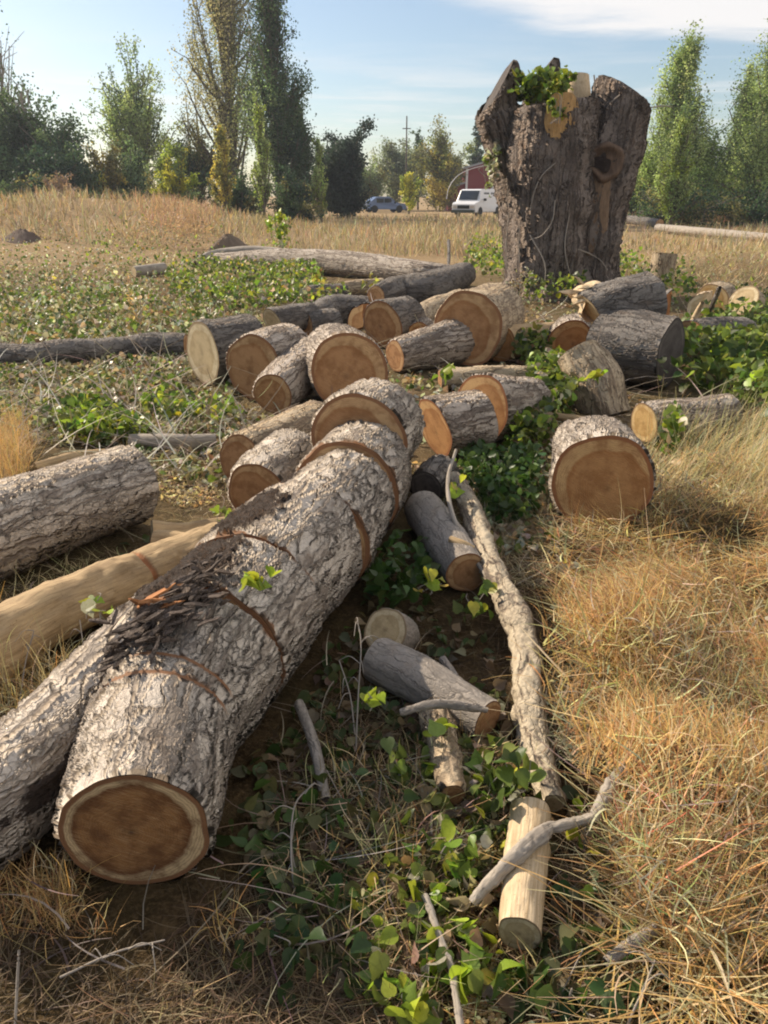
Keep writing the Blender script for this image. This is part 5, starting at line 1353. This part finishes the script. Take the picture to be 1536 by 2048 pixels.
tree('broadleaf_tree', 'dark tree filling the gap below the dead spires', 400, 90, 262, 58, DG + OL[:1], 13, n=4200, leaf=0.22)
tree('broadleaf_tree', 'yellow autumn tree at the foot of the tallest poplar', 450, 46, 262, 44, YO, 14, n=2400, leaf=0.18, kind='column')
tree('poplar_tree', 'tallest poplar, thin yellowing crown reaching out of the photo', 470, 190, -420, 58, BG + OL[:1] + MG[:1], 15, kind='column', n=20000, leaf=0.19, trunkcol='trunk')
tree('poplar_tree', 'dark green tall poplar right of the tallest one', 558, 135, -80, 52, DG + MG[:1] + DG, 16, kind='column', n=13000, leaf=0.20, dens_top=0.5)
tree('poplar_tree', 'slim pale green poplar forming the sunlit left strip of the dark tall poplar', 527, 36, 215, 44, PG + YG[2:], 17, kind='column', n=2600, leaf=0.16, base=405)  # brighter leaf colours paint the sunlit left side of the dark poplar
tree('cypress_tree', 'narrow dark cypress right of the tall poplars', 606, 58, 222, 54, DG, 18, kind='column', n=4200, leaf=0.2)
tree('poplar_tree', 'slim pale green tree between the cypress and the dark round tree', 640, 34, 285, 50, PG + YG[2:], 19, kind='column', n=2000, leaf=0.17)
tree('broadleaf_tree', 'rounded almost black tree right of the cypress', 688, 125, 255, 60, [(0.03, 0.05, 0.045), (0.04, 0.065, 0.05)], 20, n=13000, leaf=0.26, low=0.0)
tree('broadleaf_tree', 'hazy grey-green tree left of the utility pole', 790, 92, 275, 95, [(0.19, 0.23, 0.15), (0.24, 0.26, 0.16)], 21, n=5200, leaf=0.3)
tree('broadleaf_tree', 'dark small tree just right of the utility pole', 836, 40, 255, 98, DG + MG, 22, n=2400, leaf=0.3)
tree('broadleaf_tree', 'yellowing autumn tree left of the red barn', 880, 108, 262, 88, YO + OL, 23, n=6500, leaf=0.3, low=0.0)
tree('conifer_tree', 'bluish conifer behind the red barn', 950, 62, 240, 100, [(0.06, 0.10, 0.07), (0.08, 0.12, 0.08)], 24, kind='conifer', n=4200, leaf=0.34)
tree('broadleaf_tree', 'small bright yellow-green bush left of the red barn', 818, 42, 345, 76, YG, 25, n=1600, leaf=0.24)
tree('broadleaf_tree', 'low grey thicket tree behind the blue car', 735, 90, 320, 92, MG + OL[:1], 26, n=3000, leaf=0.3)
tree('broadleaf_tree', 'olive thicket tree just behind the barn lean-to', 910, 80, 330, 96, OL, 27, n=2600, leaf=0.3)
tree('poplar_tree', 'broad light green poplar right of the stump', 1338, 155, 112, 50, PG + PG + MG, 30, kind='column', n=17000, leaf=0.18)
tree('poplar_tree', 'lower yellow-green poplar in front of the broad light green one', 1343, 66, 255, 44, YG[2:] + PG + [(0.26, 0.32, 0.06)], 31, kind='column', n=4800, leaf=0.16, base=430)
tree('poplar_tree', 'tall light green poplar at the right edge of the photo', 1520, 210, 70, 50, PG + PG + MG, 32, kind='column', n=20000, leaf=0.17)
tree('poplar_tree', 'poplar beyond the right edge, partly seen', 1625, 130, 100, 54, PG + MG, 33, kind='column', n=6000, leaf=0.2)
tree('poplar_tree', 'narrow green poplar between the two light green ones', 1462, 80, 150, 56, PG + MG, 34, kind='column', n=5000, leaf=0.19, fill=0.8)
for i, (px, w_, tp, lb) in enumerate(((1280, 110, 285, 'dark dense tree close behind the stump on the right'), (1400, 110, 262, 'dark thicket tree between the poplars, spiky top'), (1445, 110, 290, 'dark low thicket tree left of the edge poplar'), (1570, 110, 300, 'dark thicket tree under the edge poplar'), (1680, 130, 280, 'dark thicket tree beyond the right edge'))):
    tree('broadleaf_tree', lb, px, w_, tp, 56, DG + DG + MG[:1], 40 + i, n=4500, leaf=0.22, low=0.0, base=425)
rs = np.random.default_rng(5)
for i, (px, w_, tp, lb) in enumerate(((60, 150, 330, 'low bramble thicket at the foot of the left dark mass'), (330, 170, 352, 'low dark hedge bush under the yellow-green young tree'), (480, 120, 350, 'low dark hedge bush at the foot of the tallest poplar'), (590, 100, 350, 'low dark hedge bush at the foot of the cypress'), (1350, 220, 372, 'low dark hedge bush at the foot of the right poplars'), (1520, 200, 372, 'low dark hedge bush at the right edge'))):
    tree('hedge_bush', lb, px, w_, tp, 46, DG + OL[:1], 60 + i, n=3200, leaf=0.18, low=0.0, base=408)

# ------------------------------------------------------------------ pole, barn, vehicles
def boxv(c_, s_, rz=0.0, taper=1.0):
    out_ = []
    for z_ in (-1, 1):
        for (a, b_) in ((-1, -1), (1, -1), (1, 1), (-1, 1)):
            k = taper if z_ > 0 else 1
            v_ = Vector((a * s_[0] / 2 * k, b_ * s_[1] / 2 * k, z_ * s_[2] / 2))
            v_ = rotz(v_, rz); out_.append(Vector(c_) + v_)
    return out_, [(0, 3, 2, 1), (4, 5, 6, 7), (0, 1, 5, 4), (1, 2, 6, 5), (2, 3, 7, 6), (3, 0, 4, 7)]
def box(name, c_, s_, mat, parent, rz=0.0, bevel=0.0, taper=1.0):
    v_, f_ = boxv(c_, s_, rz, taper)
    o = mesh_obj(name, [tuple(q) for q in v_], f_, mat, parent, smooth=False)
    if bevel:
        md = o.modifiers.new('bevel', 'BEVEL'); md.width = bevel; md.segments = 2
    return o
M['polewood'] = plain('pole_wood', (0.12, 0.10, 0.085), 0.9)
pb = at_y(812, 398, 92); pt = at_y(812, 232, 92)
pr = thing('utility_pole', 'thin dark utility pole standing among the far trees', 'utility pole', (pb.x, 92, 0))
build_limbs([([(pb.x, 92, 0), (pb.x, 92, pt.z / 2), (pb.x, 92, pt.z)], 0.10, 0.07)], 'pole', pr, M['polewood'])
box('crossarm', (pb.x, 92, pt.z - 1.2), (0.9, 0.09, 0.09), M['polewood'], pr)
M['red'] = plain('red_barn_paint', (0.22, 0.035, 0.04), 0.75)
M['white'] = plain('white_paint', (0.72, 0.72, 0.74), 0.35, spec=0.5, namt=0.1)
M['roof'] = plain('grey_metal_roof', (0.34, 0.34, 0.36), 0.5)
M['glass'] = plain('dark_glass', (0.02, 0.025, 0.035), 0.08, spec=0.8, namt=0)
M['rubber'] = plain('black_rubber', (0.02, 0.02, 0.02), 0.8)
M['bluep'] = plain('blue_grey_paint', (0.10, 0.15, 0.28), 0.3, spec=0.6, namt=0.1)
M['darkp'] = plain('dark_green_paint', (0.045, 0.06, 0.055), 0.3, spec=0.6, namt=0.1)
M['chrome'] = plain('grey_trim', (0.25, 0.25, 0.27), 0.3, metal=0.7, namt=0.1)
M['lamp'] = plain('lamp_glass', (0.6, 0.55, 0.5), 0.15, spec=0.8, namt=0)
YB = 88.0
b0, b1 = at_y(932, 400, YB), at_y(1075, 400, YB)
hb = at_y(932, 336, YB).z; ht = at_y(1000, 316, YB).z
bn = thing('barn', 'red barn with white corner trim, partly hidden behind the stump', 'barn', ((b0.x + b1.x) / 2, YB, 0))
def prism(name, prof, y0, y1, mat, parent):
    n = len(prof)
    vs = [(x_, y0, z_) for x_, z_ in prof] + [(x_, y1, z_) for x_, z_ in prof]
    fs = [tuple(range(n)), tuple(range(2 * n - 1, n - 1, -1))] + [(j, j + n, (j + 1) % n + n, (j + 1) % n) for j in range(n)]
    return mesh_obj(name, vs, fs, mat, parent, smooth=False)
xm = (b0.x + b1.x) / 2
prism('wall', [(b0.x, 0), (b1.x, 0), (b1.x, hb), (xm, ht), (b0.x, hb)], YB, YB + 9, M['red'], bn)
for sgn in (-1, 1):
    xe = b0.x - 0.3 if sgn < 0 else b1.x + 0.3
    prism('roof', [(xm, ht + 0.03), (xe, hb - 0.1), (xe, hb + 0.1), (xm, ht + 0.23)], YB - 0.4, YB + 9.4, M['roof'], bn)
box('corner_trim', (b0.x, YB - 0.03, hb / 2), (0.22, 0.1, hb - 0.1), M['white'], bn)
xl = at_y(897, 400, YB).x; hl = at_y(900, 378, YB).z
prism('lean_to', [(xl, 0), (b0.x - 0.12, 0), (b0.x - 0.12, hl + 0.5), (xl, hl)], YB + 0.1, YB + 6, M['red'], bn)
prism('lean_to_roof', [(xl - 0.25, hl + 0.0), (b0.x - 0.13, hl + 0.55), (b0.x - 0.13, hl + 0.7), (xl - 0.25, hl + 0.15)], YB - 0.2, YB + 6.2, M['roof'], bn)
dd = box('door', (xm, YB - 0.04, 1.3), (2.4, 0.1, 2.6), M['white'], bn)
hp = [at_y(x_, y_, 80) for x_, y_ in ((893, 398), (898, 375), (915, 352), (942, 338), (975, 330), (1005, 328))]
hoop = thing('hoop', 'thin pale metal hoop arching up beside the red barn', 'hoop', (hp[0].x, 80, 0))
strand('pipe', [(p.x, p.y, p.z) for p in hp], 0.035, M['white'], hoop, n=30)
def vehicle(name, label, px, Yc, rz, L_, W_, Hh, paint, kind, group):
    c_ = at_y(px, 420, Yc); c_ = Vector((c_.x, Yc, 0))
    root = thing(name, label, kind if kind != 'sedan' else 'car', tuple(c_), group)
    # profile along local x (front = -x)
    if kind == 'van':
        low_ = [(-.5, .16), (-.5, .46), (-.47, .52), (-.36, .56), (-.27, .97), (-.22, 1.0), (.48, 1.0), (.5, .95), (.5, .16)]
        glass = [(-.345, .58), (-.27, .90), (-.20, .90), (-.20, .58)]
        side_w = [(-.17, .02), (.08, .26), (.31, .45)]
    elif kind == 'pickup':
        low_ = [(-.5, .2), (-.5, .56), (-.3, .62), (-.2, .98), (.02, 1.0), (.08, .62), (.5, .60), (.5, .2)]
        side_w = [(-.18, .02)]
    else:
        low_ = [(-.5, .18), (-.5, .46), (-.46, .55), (-.25, .64), (-.10, .97), (-.04, 1.0), (.2, 1.0), (.27, .96), (.42, .68), (.49, .62), (.5, .2)]
        side_w = [(-.12, .06), (.08, .26)]
    n = len(low_)
    def tr(x_, y_, z_): return Vector(c_) + rotz(Vector((x_, y_, z_)), rz)
    vs, top = [], []
    for sgn in (-1, 1):
        for (x_, z_) in low_:
            ins = 0.86 if z_ > 0.6 else 1.0
            vs.append(tuple(tr(x_ * L_, sgn * W_ / 2 * ins, z_ * Hh)))
    fs = [tuple(range(n)), tuple(range(2 * n - 1, n - 1, -1))] + [(j, j + n, (j + 1) % n + n, (j + 1) % n) for j in range(n)]
    body = mesh_obj('body', vs, fs, M[paint], root, smooth=False)
    bv = body.modifiers.new('bevel', 'BEVEL'); bv.width = 0.05; bv.segments = 2
    def bx(nm, x_, y_, z_, s_, mt_, par=root, rl=0.0):
        return box(nm, tr(x_, y_, z_), s_, M[mt_], par, rz)
    for (a, b_) in side_w:
        for sgn in (-1, 1):
            bx('side_window', (a + b_) / 2 * L_, sgn * (W_ / 2 * 0.88 + 0.01), 0.75 * Hh, ((b_ - a) * L_, 0.05, 0.26 * Hh), 'glass')
    # windshield: a slanted pane
    i0, i1 = {'van': (3, 4), 'pickup': (2, 3)}.get(kind, (3, 4))
    (xa, za), (xb, zb) = low_[i0], low_[i1]
    q = []
    for (f_, sgn) in ((0.12, -1), (0.12, 1), (0.9, 1), (0.9, -1)):
        q.append(tuple(tr((xa + (xb - xa) * f_) * L_ - 0.04, sgn * W_ / 2 * 0.78, (za + (zb - za) * f_) * Hh + 0.03)))
    q2 = [tuple(Vector(v_) - rotz(Vector((-0.04, 0, 0.02)), rz)) for v_ in q]
    mesh_obj('windshield', q + q2, [(0, 1, 2, 3), (7, 6, 5, 4), (0, 4, 5, 1), (1, 5, 6, 2), (2, 6, 7, 3), (3, 7, 4, 0)], M['glass'], root, smooth=False)
    bx('grille', -.5 * L_ - 0.02, 0, 0.36 * Hh, (0.06, W_ * 0.5, 0.12 * Hh), 'rubber')
    bx('bumper', -.5 * L_ - 0.06, 0, 0.20 * Hh, (0.16, W_ * 0.98, 0.11 * Hh), 'darkp')
    for sgn in (-1, 1):
        bx('headlight', -.5 * L_ - 0.02, sgn * W_ * 0.37, 0.37 * Hh, (0.07, W_ * 0.15, 0.09 * Hh), 'lamp')
        bx('side_mirror', -.2 * L_, sgn * (W_ / 2 + 0.1), 0.62 * Hh, (0.1, 0.2, 0.18), 'rubber')
        for fx in (-.32, .32):
            wv, wf = [], []
            r_ = 0.18 * Hh if kind == 'van' else 0.23 * Hh
            for yy in (-0.11, 0.11):
                for j in range(20):
                    t_ = 2 * PI * j / 20
                    wv.append(tuple(tr(fx * L_ + r_ * math.cos(t_), sgn * (W_ / 2 - 0.08) + yy, r_ + r_ * math.sin(t_))))
            wf = [tuple(range(20)), tuple(range(39, 19, -1))] + [(j, (j + 1) % 20, 20 + (j + 1) % 20, 20 + j) for j in range(20)]
            mesh_obj('wheel', wv, wf, M['rubber'], root, smooth=False)
    return root
VG = 'vehicles parked by the barn'
vehicle('parked_van', 'white van with its front towards the field, parked before the red barn', 955, 66, R(58), 5.0, 2.0, 2.0, 'white', 'van', VG)
vehicle('parked_car', 'blue-grey car parked beyond the weeds left of the yellow-green bush', 768, 82, R(200), 4.0, 1.8, 1.45, 'bluep', 'sedan', VG)

# ------------------------------------------------------------------ the air
hv, hf = boxv((0, 62, 19), (300, 150, 42))
hm = bpy.data.materials.new('haze_air'); hm.use_nodes = True
ht_ = hm.node_tree; ht_.nodes.clear()
ho = nn(ht_, 'ShaderNodeOutputMaterial'); pv = nn(ht_, 'ShaderNodeVolumePrincipled')
pv.inputs['Color'].default_value = (0.80, 0.88, 1.0, 1); pv.inputs['Density'].default_value = 0.0006
pv.inputs['Anisotropy'].default_value = 0.3
ht_.links.new(pv.outputs[0], ho.inputs['Volume'])
hz = mesh_obj('haze', [tuple(q) for q in hv], hf, hm, None, smooth=False)
tag(hz, kind='stuff')
